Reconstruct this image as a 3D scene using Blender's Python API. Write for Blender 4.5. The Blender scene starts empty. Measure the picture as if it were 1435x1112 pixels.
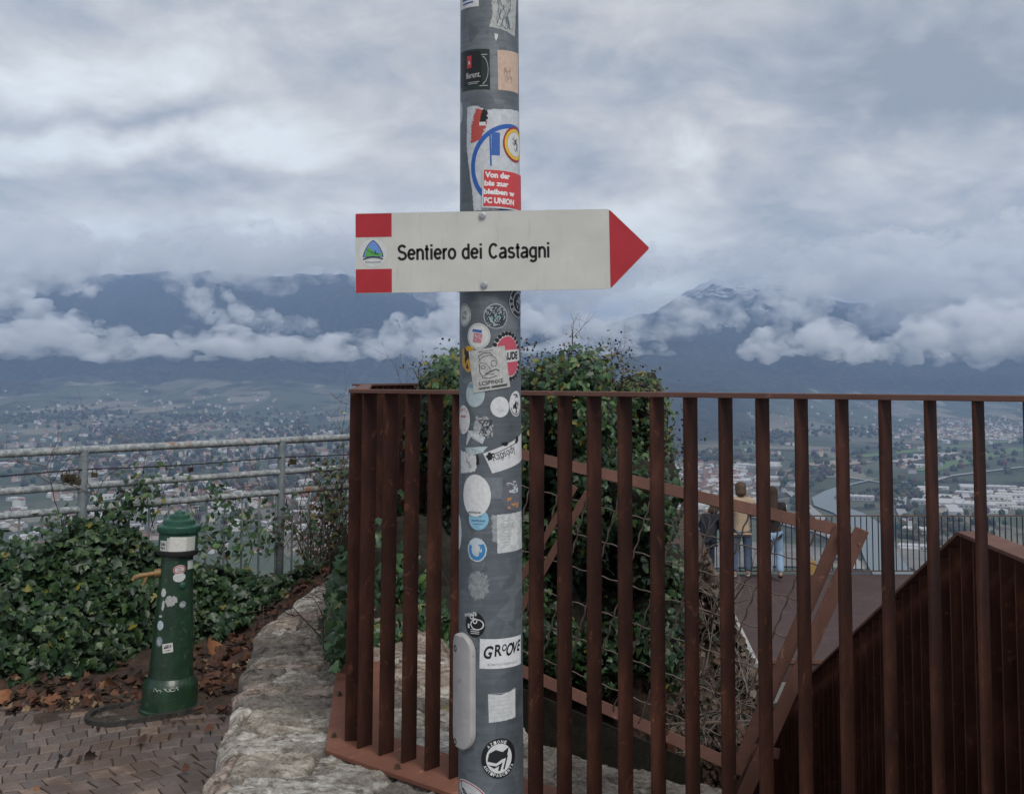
CLOUDS=True
import bpy, bmesh, math, random
import numpy as np
from mathutils import Vector, Matrix, noise
R = math.radians
rnd = random.Random(7)
sc = bpy.context.scene
# ---------------------------------------------------------------- camera, world, sun, exposure
FPX, CX, CY, PITCH = 1500.0, 820.0, 420.0, R(4.2)
cam_d = bpy.data.cameras.new('camera'); cam = bpy.data.objects.new('camera', cam_d)
sc.collection.objects.link(cam); sc.camera = cam
cam_d.sensor_width = 36.0; cam_d.sensor_fit = 'HORIZONTAL'
cam_d.lens = FPX / 1435 * 36.0
cam_d.shift_x = (717.5 - CX) / 1435.0; cam_d.shift_y = -(556.0 - CY) / 1435.0
cam_d.clip_start = 0.05; cam_d.clip_end = 60000
cam.location = (0, 0, 0); cam.rotation_euler = (R(90) + PITCH, 0, 0)
sc.view_settings.view_transform = 'Standard'; sc.view_settings.look = 'None'
sc.view_settings.gamma = 1; sc.view_settings.exposure = 0.56
sc.view_settings.use_curve_mapping = False
cy = sc.cycles
cy.volume_bounces = 8; cy.max_bounces = 9; cy.diffuse_bounces = 3; cy.glossy_bounces = 2
cy.transparent_max_bounces = 8; cy.use_denoising = True

SUN_EL, SUN_AZ = R(48), R(150)      # azimuth clockwise from the view direction: behind and to the right
world = bpy.data.worlds.new('World'); sc.world = world; world.use_nodes = True
wt = world.node_tree; wt.nodes.clear()
def N(t, ty, **kw):
    n = t.nodes.new(ty)
    for k, v in kw.items():
        if k in n.inputs: n.inputs[k].default_value = v
        else: setattr(n, k, v)
    return n
def L(t, a, b): t.links.new(a, b)
def M(t, op, a, b=None, c=None):
    n = t.nodes.new('ShaderNodeMath'); n.operation = op
    for i, v in enumerate((a, b, c)):
        if v is None: continue
        if isinstance(v, (int, float)): n.inputs[i].default_value = v
        else: t.links.new(v, n.inputs[i])
    return n.outputs[0]
def ramp(t, fac, stops):
    n = t.nodes.new('ShaderNodeValToRGB'); e = n.color_ramp.elements
    while len(e) < len(stops): e.new(0.5)
    for i, (p, c) in enumerate(stops):
        e[i].position = p
        e[i].color = (c, c, c, 1) if isinstance(c, (int, float)) else (*c, 1)
    t.links.new(fac, n.inputs[0]); return n.outputs[0]
def mixc(t, fac, a, b, mode='MIX'):
    n = t.nodes.new('ShaderNodeMix'); n.data_type = 'RGBA'; n.blend_type = mode
    for idx, v in ((0, fac), (6, a), (7, b)):
        if isinstance(v, (int, float)): n.inputs[idx].default_value = v
        elif isinstance(v, tuple): n.inputs[idx].default_value = (*v, 1)
        else: t.links.new(v, n.inputs[idx])
    return n.outputs[2]
def noisef(t, vec, scale, detail=4, rough=.55, dist=0, w=None):
    n = t.nodes.new('ShaderNodeTexNoise'); n.inputs['Scale'].default_value = scale
    n.inputs['Detail'].default_value = detail; n.inputs['Roughness'].default_value = rough
    n.inputs['Distortion'].default_value = dist
    if vec is not None: t.links.new(vec, n.inputs['Vector'])
    return n.outputs['Fac']
tc = N(wt, 'ShaderNodeTexCoord'); sep = N(wt, 'ShaderNodeSeparateXYZ'); L(wt, tc.outputs['Generated'], sep.inputs[0])
zz = M(wt, 'ADD', M(wt, 'MAXIMUM', sep.outputs[2], 0.0), 0.34)
cx_ = M(wt, 'DIVIDE', sep.outputs[0], zz); cy_ = M(wt, 'DIVIDE', sep.outputs[1], zz)
cmb = N(wt, 'ShaderNodeCombineXYZ'); L(wt, cx_, cmb.inputs[0]); L(wt, cy_, cmb.inputs[1]); cmb.inputs[2].default_value = 3.7
n1 = noisef(wt, cmb.outputs[0], 1.5, 7, .58, .35)
mp = N(wt, 'ShaderNodeMapping'); L(wt, cmb.outputs[0], mp.inputs[0]); mp.inputs['Location'].default_value = (11, 4, 2)
n2 = noisef(wt, mp.outputs[0], 4.6, 8, .6, .35)
mp3 = N(wt, 'ShaderNodeMapping'); L(wt, cmb.outputs[0], mp3.inputs[0]); mp3.inputs['Location'].default_value = (3, 14, 7)
n3 = noisef(wt, mp3.outputs[0], 0.8, 3, .5, .2)
nn = M(wt, 'ADD', M(wt, 'MULTIPLY', n1, .5), M(wt, 'MULTIPLY', n2, .5))
# brighter breaks and darker banks of the cloud deck: direction (x, z), reach, amount
wob = N(wt, 'ShaderNodeTexNoise'); wob.inputs['Scale'].default_value = 7; wob.inputs['Detail'].default_value = 6; L(wt, tc.outputs['Generated'], wob.inputs['Vector'])
wv = N(wt, 'ShaderNodeVectorMath', operation='MULTIPLY_ADD'); L(wt, wob.outputs['Color'], wv.inputs[0]); wv.inputs[1].default_value = (.16, 0, .13); L(wt, tc.outputs['Generated'], wv.inputs[2])
for bx, bz, sx, sz, amt in ((-.46, .255, .15, .05, .15), (-.30, .27, .07, .06, .10), (-.40, .205, .22, .022, .17), (-.13, .20, .09, .03, .10), (.09, .20, .05, .04, .15), (.0, .24, .06, .08, .07), (.16, .21, .07, .04, .08), (.34, .26, .12, .05, -.13),
                            (-.44, .23, .16, .018, -.08), (.02, .29, .16, .05, -.08), (-.20, .33, .2, .03, -.04), (.30, .165, .16, .03, -.04), (-.35, .14, .3, .025, .05), (.05, .13, .08, .03, .10)):
    d_ = N(wt, 'ShaderNodeVectorMath', operation='SUBTRACT'); L(wt, wv.outputs[0], d_.inputs[0]); d_.inputs[1].default_value = (bx + .08, 0, bz + .065)
    m_ = N(wt, 'ShaderNodeVectorMath', operation='MULTIPLY'); L(wt, d_.outputs[0], m_.inputs[0]); m_.inputs[1].default_value = (1 / sx, 0, 1 / sz)
    l_ = N(wt, 'ShaderNodeVectorMath', operation='LENGTH'); L(wt, m_.outputs[0], l_.inputs[0])
    k_ = M(wt, 'MULTIPLY', ramp(wt, l_.outputs['Value'], [(0, 1.0), (.45, .6), (1, 0.0)]), M(wt, 'GREATER_THAN', sep.outputs[1], 0.0))
    nn = M(wt, 'MULTIPLY_ADD', k_, amt, nn)
cl = ramp(wt, nn, [(.35, (2.0, 2.3, 2.8)), (.43, (2.7, 3.0, 3.45)), (.51, (3.7, 3.9, 4.2)), (.58, (4.6, 4.85, 5.05)), (.67, (5.7, 6.15, 6.5))])
warm = mixc(wt, ramp(wt, n3, [(.42, 0.0), (.60, .6)]), cl, (1.08, 1.0, .90), 'MULTIPLY')
sky = N(wt, 'ShaderNodeTexSky'); sky.sky_type = 'NISHITA'; sky.sun_disc = False
sky.sun_elevation = SUN_EL; sky.sun_rotation = SUN_AZ
front = M(wt, 'MULTIPLY_ADD', sep.outputs[1], .12, .98)
thin = ramp(wt, n2, [(.55, .96), (.75, .85)])
skyc = mixc(wt, thin, sky.outputs[0], warm)
vm = N(wt, 'ShaderNodeVectorMath', operation='SCALE'); L(wt, skyc, vm.inputs[0]); L(wt, front, vm.inputs['Scale']); skyc = vm.outputs[0]
bg = N(wt, 'ShaderNodeBackground', Strength=0.1); L(wt, skyc, bg.inputs[0])
wo = N(wt, 'ShaderNodeOutputWorld'); L(wt, bg.outputs[0], wo.inputs[0])
world.cycles.sampling_method = 'MANUAL'; world.cycles.sample_map_resolution = 512

sun_d = bpy.data.lights.new('sun', 'SUN'); sun = bpy.data.objects.new('sun', sun_d); sc.collection.objects.link(sun)
sun_d.energy = 1.5; sun_d.angle = R(25); sun_d.color = (1.0, .96, .9)
sd = Vector((math.sin(SUN_AZ) * math.cos(SUN_EL), math.cos(SUN_AZ) * math.cos(SUN_EL), math.sin(SUN_EL)))
sun.rotation_euler = sd.to_track_quat('Z', 'Y').to_euler()

# ---------------------------------------------------------------- helpers
SP, CP = math.sin(PITCH), math.cos(PITCH)
def ray(x, y):
    """direction of the sight line through a photo pixel, scaled so that its forward (Y) part is 1"""
    a, b = (x - CX) / FPX, (y - CY) / FPX
    Yf = CP + b * SP; Zf = SP - b * CP
    return Vector((a / Yf, 1.0, Zf / Yf))
def at_y(x, y, Y): return ray(x, y) * Y
def at_z(x, y, Z):
    r = ray(x, y); return r * (Z / r.z)
def link(o, parent=None):
    sc.collection.objects.link(o)
    if parent is not None: o.parent = parent
    return o
def tag(o, label=None, cat=None, group=None, kind=None):
    if label: o['label'] = label
    if cat: o['category'] = cat
    if group: o['group'] = group
    if kind: o['kind'] = kind
    return o
def empty(name, loc, label, cat, group=None):
    o = bpy.data.objects.new(name, None); o.location = loc; o.empty_display_size = .1
    link(o); return tag(o, label, cat, group)
class MB:
    """collects verts and faces in world space; build() links ONE mesh object (relative to its parent)"""
    def __init__(s): s.v = []; s.f = []; s.m = []; s.c = []
    def add(s, vs, fs, mi=0, col=None):
        o = len(s.v); s.v.extend([tuple(p) for p in vs])
        for f in fs: s.f.append(tuple(i + o for i in f)); s.m.append(mi); s.c.append(col)
    def box(s, c, u, v, w, mi=0):
        """box from centre and three half-axis vectors"""
        c, u, v, w = Vector(c), Vector(u), Vector(v), Vector(w)
        if u.cross(v).dot(w) < 0: u = -u
        p = [c + a * u + b * v + d * w for d in (-1, 1) for b in (-1, 1) for a in (-1, 1)]
        s.add(p, [(0, 2, 3, 1), (4, 5, 7, 6), (0, 1, 5, 4), (2, 6, 7, 3), (0, 4, 6, 2), (1, 3, 7, 5)], mi)
    def bar(s, a, b, w, t, up=(0, 0, 1), mi=0):
        """flat bar from a to b: width w along 'up' (made square to the axis), thickness t across"""
        a, b = Vector(a), Vector(b); d = (b - a); n = d.normalized(); up = Vector(up)
        up = (up - n * up.dot(n)).normalized(); sd_ = n.cross(up)
        s.box((a + b) / 2, d / 2, up * w / 2, sd_ * t / 2, mi)
    def tube(s, pts, r, n=10, mi=0, caps=True):
        pts = [Vector(p) for p in pts]; k = len(pts)
        rr = r if isinstance(r, (list, tuple)) else [r] * k
        t0 = (pts[1] - pts[0]).normalized(); up = Vector((0, 0, 1)) if abs(t0.z) < .9 else Vector((1, 0, 0))
        rings = []
        for i in range(k):
            t = (pts[min(i + 1, k - 1)] - pts[max(i - 1, 0)]).normalized()
            up = (up - t * up.dot(t)); up = up.normalized() if up.length > 1e-6 else t.orthogonal().normalized()
            sd_ = t.cross(up)
            rings.append([pts[i] + (up * math.cos(2 * math.pi * j / n) + sd_ * math.sin(2 * math.pi * j / n)) * rr[i] for j in range(n)])
        vs = [p for q in rings for p in q]; fs = []
        for i in range(k - 1):
            for j in range(n):
                a = i * n + j; b = i * n + (j + 1) % n
                fs.append((a, a + n, b + n, b))
        if caps:
            fs.append(tuple(range(n))); fs.append(tuple((k - 1) * n + j for j in reversed(range(n))))
        s.add(vs, fs, mi)
    def lathe(s, base, prof, n=40, mi=0, axis=None):
        """prof: list of (radius, height) about a vertical (or given) axis"""
        base = Vector(base); z = Vector(axis or (0, 0, 1)).normalized()
        x = z.orthogonal().normalized(); y = z.cross(x)
        vs = [base + z * h + (x * math.cos(2 * math.pi * j / n) + y * math.sin(2 * math.pi * j / n)) * max(r, 1e-4) for r, h in prof for j in range(n)]
        fs = []
        for i in range(len(prof) - 1):
            for j in range(n):
                a = i * n + j; b = i * n + (j + 1) % n
                fs.append((a, b, b + n, a + n))
        fs.append(tuple(reversed(range(n)))); fs.append(tuple((len(prof) - 1) * n + j for j in range(n)))
        s.add(vs, fs, mi)
    def prism(s, poly, ext, mi=0):
        """poly: 3D outline; extruded by ext"""
        poly = [Vector(p) for p in poly]; e = Vector(ext); n = len(poly)
        nrm = Vector((0, 0, 0))
        for i in range(n): nrm += poly[i].cross(poly[(i + 1) % n])
        if nrm.dot(e) > 0: poly = poly[::-1]
        s.add(poly + [p + e for p in poly], [tuple(range(n)), tuple(n + i for i in reversed(range(n)))] +
              [(i, n + i, n + (i + 1) % n, (i + 1) % n) for i in range(n)], mi)
    def build(s, name, mats, parent=None, smooth=False, bevel=0, auto=None):
        off = Vector(parent.location) if parent is not None else Vector((0, 0, 0))
        pp = parent
        while pp is not None and pp.parent is not None: pp = pp.parent; off = off + Vector(pp.location)
        me = bpy.data.meshes.new(name)
        vs = np.array(s.v, dtype=np.float64).reshape(-1, 3)
        org = Vector((0, 0, 0))
        if parent is None and len(vs):
            org = Vector((vs[:, 0].mean(), vs[:, 1].mean(), vs[:, 2].min()))
            vs = vs - np.array(org)
        else: vs = vs - np.array(off)
        me.from_pydata(vs.tolist(), [], s.f)
        if not isinstance(mats, (list, tuple)): mats = [mats]
        for m in mats: me.materials.append(m)
        if any(s.m): me.polygons.foreach_set('material_index', s.m)
        if any(c is not None for c in s.c):
            ca = me.color_attributes.new('tint', 'FLOAT_COLOR', 'CORNER'); buf = []
            for p, c in zip(me.polygons, s.c):
                buf.extend((list(c) + [1.0]) * p.loop_total if c is not None else [.5, .5, .5, 1.0] * p.loop_total)
            ca.data.foreach_set('color', buf)
        if smooth: me.polygons.foreach_set('use_smooth', [True] * len(me.polygons))
        me.update()
        o = bpy.data.objects.new(name, me); o.location = org if parent is None else (0, 0, 0)
        link(o, parent)
        if auto is not None:
            me.polygons.foreach_set('use_smooth', [True] * len(me.polygons)); me.set_sharp_from_angle(angle=R(auto))
        if bevel:
            b = o.modifiers.new('b', 'BEVEL'); b.width = bevel; b.segments = 2; b.limit_method = 'ANGLE'; b.angle_limit = R(40)
        return o
def mat(name):
    m = bpy.data.materials.new(name); m.use_nodes = True; t = m.node_tree
    return m, t, t.nodes['Principled BSDF']
def pbr(name, col, rough=.6, metal=0, var=.0, scale=8, bump=0, spec=.28, dirt=None):
    """simple procedural material: base colour broken up by two noises, optional bump"""
    m, t, b = mat(name); tcn = N(t, 'ShaderNodeTexCoord'); o = tcn.outputs['Object']
    b.inputs['Roughness'].default_value = rough; b.inputs['Metallic'].default_value = metal
    b.inputs['Specular IOR Level'].default_value = spec
    if var:
        f = noisef(t, o, scale, 6, .6, .3)
        c = mixc(t, ramp(t, f, [(.3, 0.0), (.7, 1.0)]), tuple(x * (1 - var) for x in col), tuple(min(1, x * (1 + var)) for x in col))
        if dirt:
            f2 = noisef(t, o, dirt[1], 5, .7, .6)
            c = mixc(t, ramp(t, f2, [(dirt[2], 0.0), (dirt[2] + .12, 1.0)]), c, dirt[0])
        L(t, c, b.inputs['Base Color'])
        L(t, M(t, 'MULTIPLY_ADD', f, .25, rough - .12), b.inputs['Roughness'])
    else: b.inputs['Base Color'].default_value = (*col, 1)
    if bump:
        bn = N(t, 'ShaderNodeBump', Strength=bump, Distance=.01); L(t, noisef(t, o, scale * 5, 5, .65), bn.inputs['Height']); L(t, bn.outputs[0], b.inputs['Normal'])
    return m
def fbm(x, y, z=0, o=5, h=.9): return noise.fractal(Vector((x, y, z)), h, 2.0, o)
# ---------------------------------------------------------------- the valley: one terrain sheet from the hillside below to the mountains
TD = [60, 300, 700, 1100, 1700, 2400, 3400, 4200, 5000, 5800, 6600, 7400, 8400, 10000, 14000]
PL = [0, 0, 0, 808, 709, 656, 619, 602, 590, 582, 576, 571, 566, 560, 550]
TT = {-1300: {4200: 592, 5000: 560, 5800: 530, 6600: 490, 7400: 450, 8400: 405, 10000: 385, 14000: 400},
      0: {3400: 616, 4200: 588, 5000: 553, 5800: 525, 6600: 490, 7400: 445, 8400: 402, 10000: 383, 14000: 400},
      300: {3400: 617, 4200: 590, 5000: 560, 5800: 530, 6600: 488, 7400: 440, 8400: 395, 10000: 382, 14000: 400},
      500: {3400: 617, 4200: 590, 5000: 562, 5800: 528, 6600: 485, 7400: 430, 8400: 386, 10000: 392, 14000: 420},
      620: {3400: 614, 4200: 588, 5000: 560, 5800: 525, 6600: 482, 7400: 440, 8400: 404, 10000: 420, 14000: 430},
      740: {3400: 610, 4200: 585, 5000: 552, 5800: 520, 6600: 490, 7400: 470, 8400: 456, 10000: 470, 14000: 480},
      840: {2400: 652, 3400: 600, 4200: 566, 5000: 535, 5800: 505, 6600: 482, 7400: 466, 8400: 456, 10000: 460, 14000: 470},
      900: {2400: 650, 3400: 598, 4200: 560, 5000: 530, 5800: 505, 6600: 482, 7400: 462, 8400: 448, 10000: 438, 14000: 470},
      1000: {2400: 655, 3400: 606, 4200: 575, 5000: 548, 5800: 518, 6600: 490, 7400: 460, 8400: 430, 10000: 391, 14000: 440},
      1095: {2400: 656, 3400: 617, 4200: 597, 5000: 575, 5800: 545, 6600: 505, 7400: 465, 8400: 430, 10000: 384, 14000: 440},
      1190: {4200: 602, 5000: 588, 5800: 566, 6600: 532, 7400: 490, 8400: 445, 10000: 425, 14000: 440},
      1290: {4200: 602, 5000: 590, 5800: 572, 6600: 540, 7400: 502, 8400: 460, 10000: 410, 14000: 430},
      1400: {4200: 602, 5000: 590, 5800: 573, 6600: 545, 7400: 500, 8400: 440, 10000: 370, 14000: 400},
      2900: {4200: 602, 5000: 590, 5800: 573, 6600: 540, 7400: 500, 8400: 440, 10000: 385, 14000: 400}}
def z_of(y, D): return -D * math.tan(math.atan((y - CY) / FPX) - PITCH)
cols = sorted(TT); ZT = np.zeros((len(cols), len(TD)))
for i, c in enumerate(cols):
    for j, D in enumerate(TD):
        if D == 60: ZT[i, j] = -28
        elif D == 300: ZT[i, j] = -110
        elif D == 700: ZT[i, j] = -185
        else: ZT[i, j] = max(z_of(TT[c].get(D, PL[j]), D), -200)
def terr(X, Y):
    D = max(60.0, Y); px = CX + FPX * X / D
    px = min(max(px, cols[0]), cols[-1] - 1e-3)
    i = max(k for k in range(len(cols) - 1) if cols[k] <= px); u = (px - cols[i]) / (cols[i + 1] - cols[i]); u = u * u * (3 - 2 * u)
    D = min(D, 13999.0); j = max(k for k in range(len(TD) - 1) if TD[k] <= D); v = (D - TD[j]) / (TD[j + 1] - TD[j])
    z = (ZT[i, j] * (1 - u) + ZT[i + 1, j] * u) * (1 - v) + (ZT[i, j + 1] * (1 - u) + ZT[i + 1, j + 1] * u) * v
    if D > 1000:
        k = min(1.0, max(0.0, (z + 196) / 130))
        z += k * (fbm(X / 700, Y / 1100, 2, 6) * 55 - abs(fbm(X / 420 + 9, Y / 1300, 5, 5)) * 85 * min(1, max(0, (z + 150) / 350)) + 12)
        z += fbm(X / 120, Y / 160, 1, 3) * (.6 + 6 * k)
    return z
mb = MB(); rows = [60 * (14000 / 60) ** (i / 259) for i in range(260)]; xs = list(range(-900, 2401, 9))
for D in rows:
    for px in xs:
        X = (px - CX) / FPX * D; mb.v.append((X, D, terr(X, D)))
nx = len(xs)
for i in range(len(rows) - 1):
    for j in range(nx - 1):
        a = i * nx + j; mb.f.append((a, a + 1, a + 1 + nx, a + nx)); mb.m.append(0); mb.c.append(None)
m, t, b = mat('valley_ground'); g = N(t, 'ShaderNodeNewGeometry'); P = g.outputs['Position']
sp = N(t, 'ShaderNodeSeparateXYZ'); L(t, P, sp.inputs[0]); Zp = sp.outputs[2]
mpn = N(t, 'ShaderNodeMapping'); L(t, P, mpn.inputs[0]); mpn.inputs['Rotation'].default_value = (0, 0, .5); mpn.inputs['Scale'].default_value = (1, .55, 0)
vo = N(t, 'ShaderNodeTexVoronoi', Scale=.0065); vo.feature = 'F1'; L(t, mpn.outputs[0], vo.inputs['Vector'])
sv = N(t, 'ShaderNodeSeparateXYZ'); L(t, vo.outputs['Color'], sv.inputs[0])
field = ramp(t, sv.outputs[0], [(.0, (.085, .10, .07)), (.3, (.085, .105, .075)), (.5, (.11, .13, .09)), (.68, (.16, .155, .13)), (.85, (.30, .27, .22)), (1, (.10, .11, .085))])
nf = noisef(t, P, .006, 7, .65, .5); fineN = noisef(t, P, .03, 5, .7)
wood = ramp(t, fineN, [(.35, (.012, .018, .016)), (.5, (.030, .034, .030)), (.65, (.085, .078, .062))])
soil = mixc(t, M(t, 'MULTIPLY', fineN, .6), field, (.05, .06, .04))
wmask = ramp(t, nf, [(.54, 0.0), (.60, .9)])
low = mixc(t, wmask, soil, wood)
nb_ = noisef(t, P, .0017, 6, .65, .8); hz = M(t, 'ADD', M(t, 'MULTIPLY_ADD', nb_, 320.0, Zp), M(t, 'MULTIPLY', nf, 70.0))
rightness = ramp(t, M(t, 'MULTIPLY_ADD', sp.outputs[0], 1 / 4000.0, .5), [(.5, 0.0), (.8, 1.0)])
hz = M(t, 'MULTIPLY_ADD', rightness, 60.0, hz)
hm = ramp(t, M(t, 'MULTIPLY_ADD', hz, 1 / 400.0, .5), [(.85, 0.0), (.93, 1.0)])
# the spur of forest that comes down to the plain beside the river
az_ = M(t, 'DIVIDE', sp.outputs[0], sp.outputs[1]); sp_ = M(t, 'MULTIPLY', ramp(t, M(t, 'ADD', az_, M(t, 'MULTIPLY', nb_, .06)), [(.02, 0.0), (.05, 1.0), (.17, 1.0), (.22, 0.0)]), ramp(t, M(t, 'MULTIPLY_ADD', M(t, 'MULTIPLY_ADD', nf, 30.0, Zp), 1 / 400.0, .5), [(.07, 0.0), (.10, 1.0)]))
hm = M(t, 'MAXIMUM', hm, M(t, 'MULTIPLY', sp_, .92))
c1 = mixc(t, hm, low, wood)
sn = ramp(t, M(t, 'MULTIPLY_ADD', M(t, 'MULTIPLY_ADD', noisef(t, P, .008, 8, .75), 900.0, Zp), 1 / 2000.0, 0.0), [(.575, 0.0), (.62, .6)])
sn = M(t, 'MULTIPLY', sn, ramp(t, M(t, 'MULTIPLY_ADD', sp.outputs[0], 1 / 4000.0, .5), [(.5, 0.0), (.52, 1.0)]))
c2 = mixc(t, sn, c1, (.75, .77, .8))
L(t, c2, b.inputs['Base Color']); b.inputs['Roughness'].default_value = .95; b.inputs['Specular IOR Level'].default_value = .1
bn = N(t, 'ShaderNodeBump', Strength=.8, Distance=12); L(t, fineN, bn.inputs['Height']); L(t, bn.outputs[0], b.inputs['Normal'])
M_valley = m
o = mb.build('terrain', m, smooth=True); tag(o, kind='structure')
def pzt(x, y, dz=0):
    """point of the valley floor seen at a photo pixel"""
    lo, hi = 300.0, 13000.0
    r = ray(x, y); D = 900.0
    while D < 12000:
        if r.z * D < terr(r.x * D, D): break
        D *= 1.02
    lo, hi = D / 1.02, D
    for _ in range(12):
        D = (lo + hi) / 2
        if r.z * D < terr(r.x * D, D): hi = D
        else: lo = D
    return Vector((r.x * D, D, terr(r.x * D, D) + dz))

# ---------------------------------------------------------------- haze: one closed box of even density round everything
hb = MB(); hb.box((0, 6900, 330), (9500, 0, 0), (0, 7300, 0), (0, 0, 560))
m, t, b = mat('haze_air'); t.nodes.remove(b); vol = N(t, 'ShaderNodeVolumePrincipled')
vol.inputs['Color'].default_value = (.44, .64, 1.0, 1); vol.inputs['Density'].default_value = 9e-5; vol.inputs['Anisotropy'].default_value = 0.0
L(t, vol.outputs[0], [n for n in t.nodes if n.type == 'OUTPUT_MATERIAL'][0].inputs['Volume'])
m.cycles.homogeneous_volume = True
o = hb.build('haze', m); tag(o, kind='stuff', label='thin blue haze over the whole valley')

# ---------------------------------------------------------------- low clouds: closed bodies of even mist
def cloud_mat(name, dens):
    m, t, b = mat(name); t.nodes.remove(b); v = N(t, 'ShaderNodeVolumePrincipled')
    v.inputs['Color'].default_value = (1, 1, 1, 1); v.inputs['Density'].default_value = dens; v.inputs['Anisotropy'].default_value = 0
    L(t, v.outputs[0], [n for n in t.nodes if n.type == 'OUTPUT_MATERIAL'][0].inputs['Volume'])
    P_ = N(t, 'ShaderNodeNewGeometry').outputs['Position']; mpn = N(t, 'ShaderNodeMapping'); L(t, P_, mpn.inputs[0]); mpn.inputs['Scale'].default_value = (1, .8, 1.5)
    f = noisef(t, mpn.outputs[0], .0058, 5, .62, .35); L(t, M(t, 'MULTIPLY', ramp(t, f, [(.40, 0.0), (.52, .22), (.68, 1.0)]), dens * 2.8), v.inputs['Density'])
    m.cycles.volume_step_rate = CSTEP
    return m
def make_cloud(name, puffs, dens, label, vox=20, amp=1.0, seed=0):
    """puffs: (px, py, radius_px, distance); merged into one closed ragged body"""
    mb = MB(); ico = bmesh.new(); bmesh.ops.create_icosphere(ico, subdivisions=2, radius=1)
    iv = [v.co.copy() for v in ico.verts]; fi = [tuple(v.index for v in f.verts) for f in ico.faces]; ico.free()
    for (px, py, r, D, sx, sz) in puffs:
        c = at_y(px, py, D); rr = r / FPX * D
        mb.add([c + Vector((v.x * rr * sx * 1.25, v.y * rr * 1.4, v.z * rr * sz * 1.5)) for v in iv], fi)
    me = bpy.data.meshes.new('tmp'); me.from_pydata(mb.v, [], mb.f); ob = bpy.data.objects.new('tmp', me); sc.collection.objects.link(ob)
    rm = ob.modifiers.new('r', 'REMESH'); rm.mode = 'VOXEL'; rm.voxel_size = vox
    dg = bpy.context.evaluated_depsgraph_get(); ev = ob.evaluated_get(dg); m2 = bpy.data.meshes.new_from_object(ev)
    bpy.data.objects.remove(ob); bpy.data.meshes.remove(me)
    n = len(m2.vertices); co = np.zeros(n * 3); no = np.zeros(n * 3)
    m2.vertices.foreach_get('co', co); m2.vertices.foreach_get('normal', no)
    co = co.reshape(-1, 3); no = no.reshape(-1, 3)
    for i in range(n):
        x, y, z = co[i]
        d = fbm(x / 240 + seed, y / 300, z / 170, 2) * 60 + fbm(x / 75, y / 110 + seed, z / 60, 4, .6) * 34
        d = (d - 6) * amp
        co[i] += no[i] * np.array((1, 1, .8)) * d
    org = co.mean(axis=0); co -= org
    m2.vertices.foreach_set('co', co.ravel()); m2.update(); m2.name = name
    o = bpy.data.objects.new(name, m2); o.location = org; link(o); m2.materials.clear(); m2.materials.append(cloud_mat(name + '_mist', dens))
    tag(o, kind='stuff', label=label); return o
def band(pts, n, D, r, jit, sx=(1.5, 2.6), sz=(.5, .8), seed=1, dD=350):
    rr = random.Random(seed); out = []
    seg = [math.dist(pts[i][:2], pts[i + 1][:2]) for i in range(len(pts) - 1)]; tot = sum(seg)
    for _ in range(n):
        s = rr.random() * tot; i = 0
        while s > seg[i] and i < len(seg) - 1: s -= seg[i]; i += 1
        u = s / seg[i]; a, b_ = pts[i], pts[i + 1]; w = (a[2] * (1 - u) + b_[2] * u)
        out.append((a[0] + (b_[0] - a[0]) * u + rr.uniform(-jit, jit), a[1] + (b_[1] - a[1]) * u + rr.gauss(0, w * .45),
                    w * r * rr.uniform(.45, 1.1), D + rr.uniform(-dD, dD), rr.uniform(*sx), rr.uniform(*sz)))
    return out
CSTEP = .12
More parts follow.
